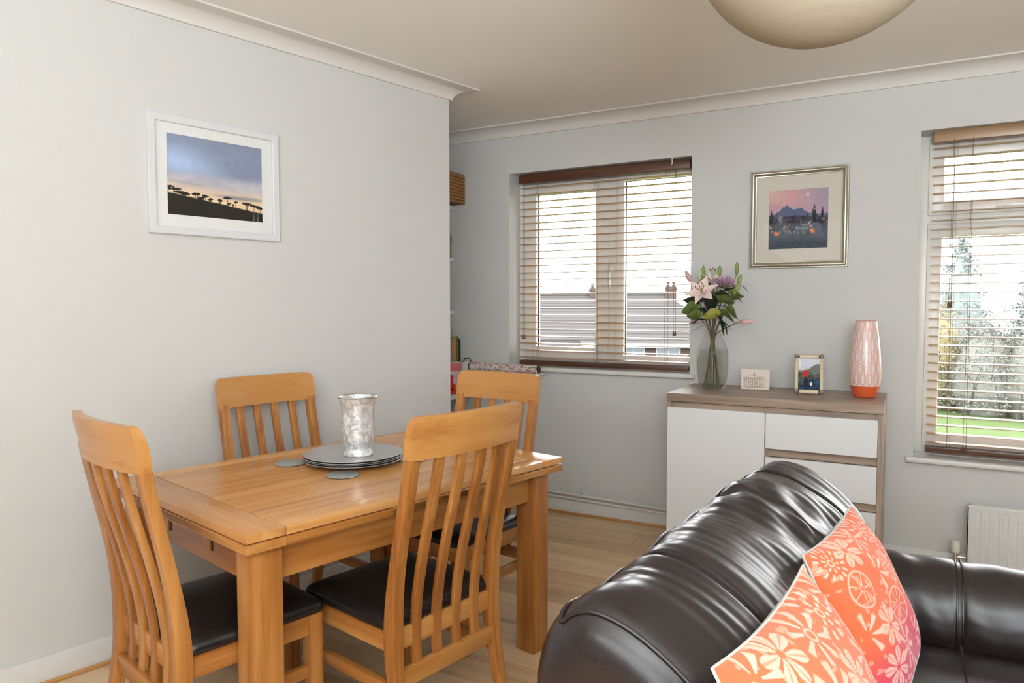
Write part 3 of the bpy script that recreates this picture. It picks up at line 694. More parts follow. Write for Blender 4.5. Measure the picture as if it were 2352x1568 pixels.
# greeting card
def art_card(u, v):
    c = np.zeros((len(u), 3))+C_(226, 212, 200)
    def ln(d, s=.9, w=.007): return s*np.exp(-(d/w)**2)
    k = np.zeros(len(u)); ux = u-.46
    k = np.maximum(k, ln(v-(.46+.24*np.sqrt(np.clip(1-(ux/.3)**2, 0, 1))))*(abs(ux) < .3))
    k = np.maximum(k, ln(v-(.44+.16*np.sqrt(np.clip(1-(ux/.3)**2, 0, 1))), .6)*(abs(ux) < .3))
    for y_, x_ in ((.60, .34), (.56, .36), (.50, .34), (.14, .40), (.10, .42)): k = np.maximum(k, ln(v-y_-.02*np.sin(ux*9), .8)*(abs(ux) < x_))
    k = np.maximum(k, ln(ux, .9, .01)*(v > .68)*(v < .86)); k = np.maximum(k, .9*np.exp(-(ux**2+(v-.76)**2)/.0007))
    for x_ in (-.33, -.27, -.19, -.12, -.05, .03, .11, .19, .26, .32): k = np.maximum(k, ln(ux-x_, .75, .008)*(v > .1)*(v < .52))
    for x_ in (-.23, -.085, .07, .225): k = np.maximum(k, ln(np.sqrt((ux-x_)**2+((v-.3)*.6)**2)-.035, .6, .008))
    k = np.maximum(k, ln(v-.48-.06*(ux-.3), .8)*(ux > .28)*(ux < .5))
    k = np.maximum(k, .5*(vnoise(u*50, v*50, 6) > .72)*(v < .6)*(v > .08)*(abs(ux) < .4))
    return mix(c, C_(112, 92, 88), k)
card = empty('greeting_card', (1.497, -0.20, SH+0.0005), 0.06, 'folded beige card with a domed building sketch, on the sideboard', 'card')
grid_print('card_front', 0.147, 0.108, 120, 90, art_card, CARDP, card, (0, -0.0022, 0.0555), (-0.10, 0, 0))
MB().box(-0.0735, 0.0735, -0.0007, 0.0007, -0.054, 0.054).obj('front_leaf', MATC, card, (0, -0.001, 0.0555), (-0.10, 0, 0), smooth=0)
MB().box(-0.146, 0.0, -0.0008, 0.0008, 0, 0.108).obj('back_leaf', MATC, card, (0.0735, 0.0, 0.0), (-0.06, 0, -0.55), smooth=0)
# small photo frame, leaning back
def art_photo(u, v):
    c = np.zeros((len(u), 3))+C_(214, 214, 226)
    c = mix(c, C_(120, 122, 112), sst(.01, -.01, v-(.62+.2*sst(.3, .9, u)))*1.0)
    c = mix(c, C_(84, 92, 80), sst(.02, -.02, v-(.5+.08*vnoise(u*9, v*0, 3))))
    c = mix(c, C_(52, 70, 92), sst(.02, -.02, v-(.28+.12*u)))
    c += ((vnoise(u*16, v*20, 14)-.5)*60*(v < .55))[:, None]
    c = mix(c, C_(196, 50, 56), (((u-.34)/.12)**2+((v-.52)/.12)**2 < 1).astype(float))
    c = mix(c, C_(48, 44, 52), (((u-.36)/.1)**2+((v-.26)/.16)**2 < 1).astype(float))
    c = mix(c, C_(206, 170, 150), (((u-.36)/.05)**2+((v-.67)/.045)**2 < 1).astype(float))
    c = mix(c, C_(230, 230, 234), (((u-.6)/.05)**2+((v-.2)/.06)**2 < 1).astype(float))
    c = mix(c, C_(230, 230, 236), (u < .12)*(v > .72)*1.0)
    return c
SHELL = mat('ivory_shell', (214, 196, 164), 0.25, nscale=30, namp=0.15)
PEARL = mat('dark_pearl_bead', (146, 128, 122), 0.2, metal=0.3, nscale=60, namp=0.4)
pf = empty('photo_frame', (1.777, -0.30, SH+0.0005), 0.12, 'small leaning photo frame with ivory bars and beaded corners', 'photo frame')
RX = -0.42; tilt = Matrix.Rotation(RX, 4, 'X')
FWd, FHt = 0.118, 0.218
def tl(x, y, z): return tilt @ Vector((x, y, z))
for nm, pa, pb in (('frame_bar', (-FWd/2, 0, 0.016), (-FWd/2, 0, FHt-0.016)), ('frame_bar', (FWd/2, 0, 0.016), (FWd/2, 0, FHt-0.016)), ('frame_bar', (-FWd/2+.014, 0, 0.015), (FWd/2-.014, 0, 0.015)), ('frame_bar', (-FWd/2+.014, 0, FHt-0.013), (FWd/2-.014, 0, FHt-0.013))):
    MB().tube([tl(*(Vector(pa).lerp(Vector(pb), t))) for t in (0, .5, 1)], 0.0115 if abs(pa[0]-pb[0]) > .01 else 0.009, 10).obj(nm, SHELL, pf)
for x in (-FWd/2, FWd/2):
    for z in (0.014, FHt-0.012):
        c = tl(x, -0.004, z); MB().lathe([(0.0, -.013), (.008, -.011), (.0128, -.004), (.013, .003), (.009, .010), (0, .013)], 14, c, False).obj('corner_bead', PEARL, pf)
po = grid_print('photo', FWd-.014, FHt-.042, 70, 110, art_photo, PRINT, pf, tl(0, -0.002, FHt/2), (RX, 0, 0))
MB().box(-FWd/2+.004, FWd/2-.004, 0.001, 0.006, 0.006, FHt-.006).obj('backing', BLACK, pf, (0, 0, 0), (RX, 0, 0), smooth=0)
MB().add([(-.02, .07, FHt*.62), (.02, .07, FHt*.62), (.025, .105, 0.0), (-.025, .105, 0.0), (-.02, .073, FHt*.62), (.02, .073, FHt*.62), (.025, .109, 0.0), (-.025, .109, 0.0)], [(0, 1, 2, 3), (7, 6, 5, 4), (0, 4, 5, 1), (1, 5, 6, 2), (2, 6, 7, 3), (3, 7, 4, 0)]).obj('easel_leg', BLACK, pf, smooth=0)

# glass vase with water
VX, VY = 1.284, -0.27
CLEAR = glass_mat('clear_glass', (255, 255, 255), 1.1)
WATER = glass_mat('vase_water', (254, 254, 251), .3)
gv = empty('glass_vase', (VX, VY, SH+0.0005), 0, 'clear bottle-shaped glass vase part filled with water, holding lilies', 'vase')
vz, vr = spline([0.0, 0.015, 0.06, 0.12, 0.18, 0.22, 0.26, 0.295, 0.315, 0.325], [0.060, 0.068, 0.079, 0.084, 0.083, 0.076, 0.060, 0.045, 0.041, 0.044], 44)
vr = vr*(1+0.008*np.sin(vz*260))
MB().lathe([(0.0, 0.0)]+list(zip(vr, vz)), 48, cap0=False).lathe(list(zip(vr-.004, vz+.0035*(vz < .3)))[::-1]+[(0.0, 0.006)], 48, cap0=False).obj('vase_glass', CLEAR, gv)
wz = vz[(vz < .205)]; wr = np.interp(wz, vz, vr)-.0055
MB().lathe([(0, .0085)]+list(zip(wr, wz+.0085))+[(0, float(wz[-1])+.0085)], 48, cap0=False).obj('water', WATER, gv)

# ------------------------------------------------------------------ flowers
STEM = mat('flower_stem', (96, 96, 52), 0.5, nscale=40, namp=0.2)
PSTEM = mat('purple_stem', (112, 72, 100), 0.5, nscale=40, namp=0.2)
LEAF_D = mat('dark_leaf', (40, 52, 36), 0.4, nscale=30, namp=0.25)
LEAF_M = mat('round_leaf', (108, 124, 62), 0.45, nscale=14, namp=0.25, vary=.12)
LEAF_Y = mat('yellow_leaf', (160, 156, 72), 0.45, nscale=14, namp=0.2)
BUDG = mat('green_bud', (134, 152, 84), 0.45, nscale=20, namp=0.2)
BUDP = mat('pink_bud', (214, 166, 168), 0.45, nscale=20, namp=0.15)
LILY = mat('lily_petal', (238, 214, 206), 0.5, nscale=26, namp=0.12)
LILYC = mat('lily_rib', (214, 148, 140), 0.5)
ANTH = mat('anther', (116, 48, 32), 0.7)
MUM = mat('mauve_floret', (184, 142, 166), 0.6, nscale=60, namp=0.3)
def leaf_shape(L, w, bend=0.0, cup=0.15, n=9, tip=1.0, fold=0.0):
    """a blade along +X with its face up, thick enough to be solid"""
    top = []; b = MB()
    for i in range(n):
        t = i/(n-1); ww = w*math.sin(PI*min(t**0.8*0.97+0.015, 1))**tip+0.0006
        x = L*t; z = bend*L*t*t
        for s in (-1, -.5, 0, .5, 1): top.append((x, s*ww, z+cup*ww*s*s+fold*abs(s)*ww))
    vs = top+[(x, y_, z-.0006) for x, y_, z in top]; N = len(top); fs = []
    for i in range(n-1):
        for k in range(4):
            a = i*5+k; fs += [(a, a+1, a+6, a+5), (N+a+5, N+a+6, N+a+1, N+a)]
        fs += [(i*5, i*5+5, N+i*5+5, N+i*5), (i*5+4, N+i*5+4, N+i*5+9, i*5+9)]
    return b.add(vs, fs)
def orient(d, up=(0, 0, 1), roll=0.0):
    d = Vector(d).normalized(); u = Vector(up)
    if abs(d.dot(u)) > .98: u = Vector((1, 0, 0))
    y_ = u.cross(d).normalized(); z_ = d.cross(y_)
    R = Matrix((d, y_, z_)).transposed()
    return R @ Matrix.Rotation(roll, 3, 'X')
def put(b, name, m, parent, p, d, up=(0, 0, 1), roll=0.0, smooth=60):
    o = b.obj(name, m, parent, p, (0, 0, 0), smooth); o.rotation_euler = orient(d, up, roll).to_euler(); return o
ZB = SH+0.009
def stem_path(foot, top, mid=None):
    """from the vase floor through the neck to the head"""
    neck = Vector((VX+0.35*(foot[0]-VX)*-0.6, VY+0.2*(foot[1]-VY), SH+0.29)) if mid is None else Vector(mid)
    P = [Vector(foot), Vector(foot).lerp(neck, .55), neck, neck.lerp(Vector(top), .5)+Vector((0, 0, .008)), Vector(top)]
    return P
def flower(name, label, cat, foot, top, m, r=0.0035, mid=None):
    e = empty(name, foot, 0, label, cat, 'flower stems in the glass vase')
    P = stem_path(foot, top, mid); f = Vector(foot)
    # smooth the path
    Q = []
    for i in range(len(P)-1):
        p0, p1, p2, p3 = P[max(i-1, 0)], P[i], P[i+1], P[min(i+2, len(P)-1)]
        for t in (0, .25, .5, .75): Q.append(0.5*((2*p1)+(p2-p0)*t+(2*p0-5*p1+4*p2-p3)*t*t+(3*p1-p0-3*p2+p3)*t**3)-f)
    Q.append(P[-1]-f)
    MB().tube(Q, [r]*(len(Q)-3)+[r*.85, r*.75, r*.6], 7).obj('stem', m, e)
    return e, f, Q
def bud(parent, p, d, L, w, m, name='bud'):
    pr = [(w*x_, L*z_) for x_, z_ in ((.25, 0), (.6, .08), (.9, .25), (1, .42), (.85, .65), (.55, .85), (.2, .97), (0.02, 1))]
    b = MB(); seg = 12; vs = []
    for k in range(seg):
        a = 2*PI*k/seg; s = 1+.12*math.cos(3*a)
        for rr, z_ in pr: vs.append((z_, rr*s*math.cos(a), rr*s*math.sin(a)))
    n = len(pr); fs = [(k*n+i, ((k+1) % seg)*n+i, ((k+1) % seg)*n+i+1, k*n+i+1) for k in range(seg) for i in range(n-1)]
    fs.append([k*n for k in range(seg)])
    b.add(vs, fs); return put(b, name, m, parent, p, d)
def dleaf(parent, p, d, L=.07, w=.008, bend=-.3, m=None, roll=0.0, name='leaf'):
    return put(leaf_shape(L, w, bend, .25), name, m or LEAF_D, parent, p, d, roll=roll)
A = lambda x, y_, z: Vector((x, y_, z))
# open lily
e, f, Q = flower('lily_flower', 'open pale pink lily facing forward at the front of the bouquet', 'flower', (VX-.03, VY-.01, ZB), (1.247, VY-.09, 1.405), PSTEM, .0045, (VX-.006, VY-.004, SH+.3))
c0 = A(1.247, VY-.095, 1.408)-f; ax = Vector((-.02, -.80, .55)).normalized()
R0 = orient(ax)
for k in range(6):
    a = 2*PI*k/6+.35; wide = .026 if k % 2 else .019
    side = R0 @ Vector((0, math.cos(a), math.sin(a)))
    d = (ax*.55+side*.85).normalized()
    pt = put(leaf_shape(.088, wide, -.28, .25, 11, 1.1), 'petal', LILY, e, c0+side*.004, d, up=ax)
    put(leaf_shape(.062, .0022, -.28, .1, 8), 'petal_rib', LILYC, e, c0+side*.004+ax*.0015, d, up=ax)
for k in range(6):
    a = 2*PI*k/6+.1; side = R0 @ Vector((0, math.cos(a), math.sin(a))); tip = c0+ax*.062+side*.022
    s_ = MB().tube([c0, c0+ax*.03+side*.006, tip], .0009, 5).obj('stamen', LEAF_Y, e)
    put(MB().lathe([(0, -.006), (.0022, -.004), (.0024, .003), (0, .006)], 8, cap0=False), 'anther', ANTH, s_, tip, side)
MB().tube([c0, c0+ax*.072], [.0014, .0018], 6).obj('pistil', LEAF_Y, e)
# second lily, part open, behind
e, f, Q = flower('lily_flower', 'half open white lily at the back of the bouquet with dark anthers', 'flower', (VX+.02, VY+.03, ZB), (1.285, VY-.01, 1.462), PSTEM, .004, (VX+.004, VY+.004, SH+.3))
c0 = A(1.285, VY-.012, 1.462)-f; ax = Vector((.05, -.35, .9)).normalized(); R0 = orient(ax)
for k in range(6):
    a = 2*PI*k/6; side = R0 @ Vector((0, math.cos(a), math.sin(a)))
    put(leaf_shape(.07, .014, -.2, .25, 9), 'petal', LILY, e, c0+side*.003, (ax*.8+side*.6), up=ax)
for k in range(5):
    a = 2*PI*k/5+.4; side = R0 @ Vector((0, math.cos(a), math.sin(a))); tip = c0+ax*.078+side*.016
    s_ = MB().tube([c0, tip], .0009, 5).obj('stamen', LEAF_Y, e)
    put(MB().lathe([(0, -.006), (.0024, -.004), (.0026, .003), (0, .006)], 8, cap0=False), 'anther', ANTH, s_, tip, side)
# buds
def bud_stem(label, foot, top, d, L, w, m, mid, leaves=()):
    e, f, Q = flower('lily_bud_spray', label, 'flower', foot, top, STEM, .0028, mid)
    bud(e, Vector(top)-f, d, L, w, m)
    for p, dd, LL in leaves: dleaf(e, Vector(p)-f, dd, LL, .007)
    return e
bud_stem('pink lily bud leaning left at the top left of the bouquet', (VX+.035, VY-.02, ZB), (1.172, VY-.03, 1.468), (-.4, -.1, .8), .075, .015, BUDP, (VX-.012, VY, SH+.3), [((1.18, VY-.03, 1.46), (-1, -.1, .1), .07), ((1.20, VY-.04, 1.40), (-.9, -.3, -.1), .06)])
bud_stem('tall green lily bud standing upright above the pink lily', (VX-.02, VY+.025, ZB), (1.226, VY-.01, 1.475), (.05, 0, 1), .085, .0155, BUDG, (VX-.008, VY+.006, SH+.3))
bud_stem('green lily bud at the top middle of the bouquet', (VX+.0, VY+.035, ZB), (1.303, VY+.02, 1.49), (.1, .1, 1), .07, .014, BUDG, (VX+.002, VY+.012, SH+.3))
bud_stem('highest green bud on a thin stalk at the top right', (VX-.04, VY+.01, ZB), (1.405, VY, 1.505), (.02, 0, 1), .07, .0115, BUDG, (VX+.012, VY+.002, SH+.3))
bud_stem('green bud on the right side, below the highest bud', (VX-.03, VY-.03, ZB), (1.418, VY-.02, 1.452), (.25, 0, 1), .06, .0125, BUDG, (VX+.014, VY-.006, SH+.3), [((1.43, VY-.02, 1.45), (.8, -.1, -.4), .05)])
bud_stem('pale green bud hanging at the right edge of the leaves', (VX-.01, VY-.035, ZB), (1.402, VY-.05, 1.398), (.45, -.1, .9), .075, .013, BUDG, (VX+.01, VY-.012, SH+.3), [((1.40, VY-.05, 1.39), (.9, -.2, -.3), .06)])
bud_stem('pale pink bud sticking out far right towards the wall', (VX-.045, VY-.015, ZB), (1.432, VY-.04, 1.256), (1, -.05, .02), .075, .014, BUDP, (VX+.016, VY-.012, SH+.29), [((1.43, VY-.04, 1.256), (.8, -.1, .5), .035), ((1.34, VY-.05, 1.262), (.9, -.2, -.5), .07), ((1.33, VY-.05, 1.35), (.85, -.2, -.35), .13)])
bud_stem('pink bud low on the left side, above the vase neck', (VX+.03, VY+.01, ZB), (1.236, VY-.05, 1.262), (-.9, -.1, -.15), .06, .013, BUDP, (VX-.014, VY-.008, SH+.30), [((1.25, VY-.05, 1.29), (-1, -.2, -.28), .11), ((1.25, VY-.07, 1.30), (-.7, -.5, -.6), .09), ((1.25, VY-.05, 1.235), (-1, -.2, -.3), .10), ((1.23, VY-.06, 1.36), (-.7, -.4, -.45), .09)])
# mauve flower head
e, f, Q = flower('mauve_flower', 'mauve feathery flower head right of the open lily', 'flower', (VX+.04, VY+.0, ZB), (1.352, VY-.035, 1.44), STEM, .004, (VX+.004, VY-.006, SH+.3))
ce = Vector((1.352, VY-.035, 1.44))-f
r_ = random.Random(4)
for k in range(80):
    th = r_.random()*2*PI; ph = math.acos(1-1.25*r_.random()); d = Vector((math.sin(ph)*math.cos(th), math.sin(ph)*math.sin(th), math.cos(ph)))
    dleaf(e, ce+d*.012, d+Vector((0, 0, .25)), .040+.014*r_.random(), .006, .2, MUM, r_.random()*6, 'floret')
for k in range(8):
    a = 2*PI*k/8; dleaf(e, ce-Vector((0, 0, .01)), (math.cos(a), math.sin(a), .15), .05, .018, .25, LEAF_M)
# foliage sprays
def spray(label, foot, top, mid, leaves):
    e, f, Q = flower('foliage_spray', label, 'foliage', foot, top, STEM, .0032, mid)
    for p, d, L_, w_, m, roll in leaves: dleaf(e, Vector(p)-f, d, L_*1.15, w_*1.3, -.15, m, roll)
spray('stem of round olive leaves on the left of the bouquet', (VX+.01, VY-.04, ZB), (1.22, VY-.06, 1.36), (VX-.01, VY-.016, SH+.3),
      [((1.225, VY-.06, 1.33), (-.8, -.25, -.15), .085, .036, LEAF_M, .9), ((1.22, VY-.05, 1.35), (-.8, -.2, .3), .075, .026, LEAF_D, .8), ((1.235, VY-.07, 1.31), (-.5, -.5, -.6), .06, .026, LEAF_M, .6), ((1.23, VY-.02, 1.38), (-.9, .1, .45), .07, .022, LEAF_D, .5), ((1.24, VY-.06, 1.36), (.1, -.6, .3), .06, .024, LEAF_D, .3), ((1.22, VY-.03, 1.40), (-.8, -.2, .2), .075, .012, LEAF_Y, .5), ((1.245, VY-.08, 1.285), (-.8, -.4, .1), .075, .03, LEAF_M, .8)])
spray('stem of broad green leaves on the right of the bouquet', (VX-.02, VY+.0, ZB), (1.37, VY-.05, 1.38), (VX+.012, VY+.01, SH+.3),
      [((1.36, VY-.05, 1.33), (.7, -.3, -.45), .085, .032, LEAF_M, -.9), ((1.34, VY-.06, 1.36), (.8, -.4, .1), .08, .027, LEAF_M, -.7), ((1.33, VY-.05, 1.40), (.6, -.5, .1), .07, .024, LEAF_D, -.6), ((1.35, VY-.03, 1.42), (.8, -.2, .2), .075, .02, LEAF_D, -.5), ((1.32, VY-.07, 1.34), (.4, -.8, .1), .08, .026, LEAF_D, -.3), ((1.37, VY-.04, 1.41), (.9, -.2, -.1), .07, .02, LEAF_M, -.8), ((1.31, VY-.05, 1.39), (.2, -.8, .5), .06, .022, LEAF_M, 0), ((1.36, VY-.07, 1.29), (.75, -.4, -.35), .075, .03, LEAF_M, -.7), ((1.37, VY-.02, 1.37), (.9, -.1, .35), .075, .024, LEAF_M, -.5), ((1.34, VY-.06, 1.27), (.5, -.3, -.75), .085, .016, LEAF_D, -.5)])
spray('stem of dark pointed leaves at the centre of the bouquet, behind the lilies', (VX+.02, VY+.02, ZB), (1.30, VY+.0, 1.40), (VX, VY+.018, SH+.3),
      [((1.29, VY-.02, 1.30), (-.8, -.3, .25), .085, .022, LEAF_D, .6), ((1.30, VY-.02, 1.29), (.8, -.3, .3), .085, .022, LEAF_M, -.6), ((1.30, VY-.03, 1.34), (-.3, -.5, .7), .085, .028, LEAF_D, .2), ((1.31, VY-.03, 1.35), (.5, -.4, .5), .085, .026, LEAF_M, -.3), ((1.28, VY-.03, 1.37), (-.8, -.2, .4), .08, .024, LEAF_M, .5), ((1.33, VY-.04, 1.38), (.3, -.6, .4), .07, .024, LEAF_D, 0), ((1.27, VY-.04, 1.27), (-.9, -.3, -.15), .09, .012, LEAF_D, .5), ((1.33, VY-.02, 1.44), (.9, -.1, .2), .07, .012, LEAF_D, -.4), ((1.28, VY-.01, 1.44), (-.6, -.2, .5), .07, .016, LEAF_D, .4)])
spray('stem with a curled yellow green leaf at the front, over the vase', (VX-.01, VY-.02, ZB), (1.305, VY-.085, 1.32), (VX+.002, VY-.02, SH+.3),
      [((1.345, VY-.09, 1.305), (-1, -.15, -.25), .085, .027, LEAF_Y, .9), ((1.31, VY-.07, 1.32), (.5, -.3, -.8), .12, .018, LEAF_D, -.4), ((1.30, VY-.07, 1.34), (-.4, -.6, -.5), .07, .02, LEAF_D, .5), ((1.29, VY-.08, 1.37), (-.6, -.5, .2), .07, .024, LEAF_D, .3), ((1.32, VY-.05, 1.30), (.4, -.1, -.9), .11, .014, LEAF_D, -.9), ((1.29, VY-.06, 1.30), (-.2, -.3, .9), .1, .03, LEAF_D, .1)])

# ------------------------------------------------------------------ alcove: shelves, worktop and what stands on them
SHX = -0.57
for i, (z, w) in enumerate(((2.034, 'highest'), (1.676, 'middle'), (1.309, 'lowest'))):
    o = MB().box(-1.149, SHX, D1+0.03, -0.001, z-0.03, z, 0.002, 1).obj('wall_shelf', GLOSSW); tag(o, w+' of the three white shelves in the alcove', 'shelf', 'white alcove shelves')
o = MB().box(-1.149, -0.40, D1-0.0+0.001, -0.001, 0.722, 0.755, 0.006, 2).obj('alcove_worktop', GLOSSW); tag(o, 'white worktop built into the alcove beyond the left wall', 'worktop')
WICK = mat('wicker', (150, 104, 58), 0.6, nscale=40, namp=0.3)
def basket(x0, x1, y0, y1, z0, z1, label):
    e = empty('wicker_basket', ((x0+x1)/2, (y0+y1)/2, z0), 0, label, 'basket'); hx, hy, h = (x1-x0)/2, (y1-y0)/2, z1-z0
    MB().box(-hx+.006, hx-.006, -hy+.006, hy-.006, 0, h-.004).obj('lining', mat('basket_inner', (96, 66, 40), .8), e, smooth=0)
    b = MB(); nz = 9
    for k in range(nz):
        z = h*(k+.5)/nz; pts = [(px+.0035*math.sin(i*PI+k*PI)*1.0, py, z) for i, (px, py) in enumerate([(hx*math.cos(a)*min(1/max(abs(math.cos(a)), 1e-6), 1/max(abs(math.sin(a)), 1e-6)), hy*math.sin(a)*min(1/max(abs(math.cos(a)), 1e-6), 1/max(abs(math.sin(a)), 1e-6)), 0)[:2] for a in np.linspace(0, 2*PI, 40, endpoint=False)])]
        b.tube(pts, h/nz*.52, 6, closed=True)
    b.obj('weave', WICK, e)
    MB().tube([(px, py, h) for px, py in rrect(hx, hy, .02, 4)], .012, 8, closed=True).obj('rim', WICK, e)
basket(-0.86, -0.475, -0.20, -0.02, 2.0345, 2.225, 'brown wicker basket on the highest alcove shelf')
KRAFT = mat('kraft_board', (150, 112, 74), 0.7, nscale=20, namp=.1)
def simple_box(name, label, cat, x0, x1, y0, y1, z0, z1, m, lid=None, lm=None):
    e = empty(name, ((x0+x1)/2, (y0+y1)/2, z0), 0, label, cat); hx, hy, h = (x1-x0)/2, (y1-y0)/2, z1-z0; lid = lid or h*.28
    MB().box(-hx, hx, -hy, hy, 0, h-lid, .003, 1).obj('box_body', m, e)
    MB().box(-hx-.003, hx+.003, -hy-.003, hy+.003, h-lid, h, .003, 1).obj('lid', lm or m, e); return e
simple_box('storage_box', 'tan card box on the middle alcove shelf, beside the wall', 'box', -0.80, -0.578, -0.16, -0.02, 1.6765, 1.828, KRAFT)
simple_box('storage_box', 'white box on the middle alcove shelf, half hidden by the wall corner', 'box', -0.86, -0.60, -0.40, -0.18, 1.6765, 1.815, KRAFT, .07, WHITE)
CLP = glass_mat('clear_plastic', (214, 222, 230), 1.2); BLUEP = mat('blue_plastic', (38, 70, 128), .35)
e = empty('plastic_tub', (-0.72, -0.13, 1.3095), 0, 'clear plastic tub with a blue lid on the lowest alcove shelf', 'box')
MB().loft([[(px, py, z) for px, py in rrect(.12+z*.06, .08+z*.06, .02, 4)] for z in (0, .05, .10, .135)]).obj('tub', CLP, e)
MB().loft([[(px, py, z) for px, py in rrect(.14, .1, .02, 4)] for z in (.135, .152)]).obj('lid', BLUEP, e)
MB().tube([(.148, -.05, .10), (.156, -.045, .135), (.156, .045, .135), (.148, .05, .10)], .006, 8).obj('clip_handle', BLUEP, e)
simple = [('magazine_file', 'tall pale pink magazine file standing in the alcove', 'file', -0.78, -0.555, -0.145, -0.058, 0.7555, 1.195, mat('pink_card', (214, 196, 192), .6)),]
for nm, lab, cat, x0, x1, y0, y1, z0, z1, mm in simple:
    e = empty(nm, ((x0+x1)/2, (y0+y1)/2, z0), 0, lab, cat); hx, hy, h = (x1-x0)/2, (y1-y0)/2, z1-z0
    MB().box(-hx, hx, -hy, -hy+.004, 0, h).box(-hx, hx, hy-.004, hy, 0, h).box(hx-.004, hx, -hy, hy, 0, h).box(-hx, hx, -hy, hy, 0, .004).obj('file_case', mm, e, smooth=0)
    MB().box(-hx+.01, hx-.01, -hy+.006, hy-.006, .005, h-.05).obj('papers', MATT, e, smooth=0)
def book(label, y0, y1, h, c):
    e = empty('book', (-0.605, (y0+y1)/2, 0.7555), 0, label, 'book', 'books standing in the alcove'); t = (y1-y0)/2
    MB().box(-.09, .085, -t+.002, t-.002, .003, h-.004).obj('pages', MATT, e, smooth=0)
    MB().box(-.092, .09, -t, -t+.002, 0, h).box(-.092, .09, t-.002, t, 0, h).box(.086, .09, -t, t, 0, h).obj('cover', mat('book_cover', c, .5), e, smooth=0)
book('slim tan book beside the pink magazine file', -.056, -.046, .36, (186, 150, 106))
book('slim lime green book in the alcove', -.045, -.034, .375, (150, 160, 60))
book('dark green book in the alcove, between two lime books', -.033, -.014, .36, (38, 48, 34))
book('lime green book nearest the back wall in the alcove', -.013, -.003, .345, (140, 150, 52))
e = empty('picture_frame', (-0.495, -0.125, 0.7555), 0.85, 'small frame with a red and pink picture, leaning on the alcove worktop', 'photo frame')
def art_pink(u, v): 
    c = np.zeros((len(u), 3))+C_(222, 120, 122); return mix(c, C_(226, 196, 200), (v < .7).astype(float)*(abs(u-.5) < .42))
MB().box(-.072, .072, -.004, .008, 0, .205, .002, 1).obj('frame', mat('pewter_frame', (170, 166, 164), .4, metal=.3), e, (0, 0, 0), (-.12, 0, 0))
grid_print('print', .126, .185, 30, 40, art_pink, PRINT, e, (0, -.0045+.0125, .1025), (-.12, 0, 0)).location = (0, -0.006+0.0123, .1025)
MB().box(-.03, .03, .0, .004, 0, .16).obj('easel_leg', mat('slate_back', (70, 84, 104), .6), e, (0, .035, 0), (.12, 0, 0), smooth=0)
# red stapler-like tool and yellow pad
RED = mat('red_plastic', (214, 40, 44), .3)
e = empty('red_stapler', (-0.455, -0.25, 0.7555), -.35, 'red stapler propped open on the alcove worktop', 'stapler')
MB().box(-.016, .016, -.05, .06, 0, .018, .006, 2).obj('base', RED, e)
b = MB().box(-.014, .014, -.012, .012, 0, .135, .005, 2); b.obj('upper_arm', RED, e, (0, .05, .012), (.45, 0, 0))
MB().box(-.014, .014, -.01, .01, 0, .115, .005, 2).obj('lower_arm', RED, e, (0, .0, .012), (-.25, 0, 0))
e = empty('yellow_notepad', (-.428, -.165, .7555), .1, 'yellow notepad beside the red stapler', 'notepad')
MB().box(-.024, .024, -.03, .03, 0, .06, .001, 1).obj('pad', mat('yellow_paper', (236, 208, 70), .7), e); MB().box(-.025, .025, -.031, -.024, -.0, .062, .001, 1).obj('binding', mat('yellow_binding', (214, 180, 50), .6), e)
# floral roll on two wall brackets
def art_floral(co):
    x, y_, z = co[:, 0], co[:, 1], co[:, 2]; a = np.arctan2(z, y_)
    u, v = x*60, a*2.0
    c = np.zeros((len(x), 3))+C_(214, 204, 196)
    c = mix(c, C_(186, 54, 70), (vnoise(u, v*2, 21) > .78).astype(float)); c = mix(c, C_(226, 150, 156), (vnoise(u+9, v*2+5, 22) > .76).astype(float))
    c = mix(c, C_(96, 122, 92), (vnoise(u*1.3+3, v*2.4, 23) > .8).astype(float)); return c
prr = []
L_ = .50; nx_ = 150
b = MB(); rings = [[(x, .028*math.cos(a), .028*math.sin(a)) for a in np.linspace(0, 2*PI, 28, endpoint=False)] for x in np.linspace(-L_/2, L_/2, nx_)]
b.loft(rings, caps=False)
b.loft([[(x, .020*math.cos(a), .020*math.sin(a)) for a in np.linspace(0, 2*PI, 28, endpoint=False)] for x in (-L_/2, L_/2)], caps=False)
ft = empty('floral_roll', (-.105, -.12, .935), .0, 'roll of red and pink floral fabric held under the left window', 'fabric roll')
me = b.mesh('fabric', 50); paint(me, art_floral(np.array([v.co[:] for v in me.vertices]))); link('fabric', me, attr_mat('floral_cotton', .8, .2), ft)
MB().tube([(-L_/2-.02, 0, 0), (L_/2+.012, 0, 0)], .019, 14).obj('core', mat('dark_core', (70, 56, 56), .7), ft)
for x in (-L_/2-.012, L_/2+.006):
    MB().tube([(x, .12, -.03), (x, .05, -.034), (x, -.0, -.036), (x, -.026, -.024), (x, -.034, -.004)], .0055, 8).obj('support_arm', UPVC, ft)
e = empty('small_pot', (-.425, -.075, .7555), 0, 'rounded white pot with a dark loop handle beside the floral roll', 'pot')
MB().lathe([(0, 0), (.036, 0), (.042, .03), (.040, .15), (.034, .19), (.02, .205), (0, .208)], 24, cap0=False).obj('pot_body', GLOSSW, e)
MB().tube([(.028+.0*1, 0, .19), (.038, 0, .215), (.02, 0, .232), (-.012, 0, .228), (-.024, 0, .20)], .004, 8).obj('loop_handle', mat('plum_handle', (96, 62, 62), .5), e)

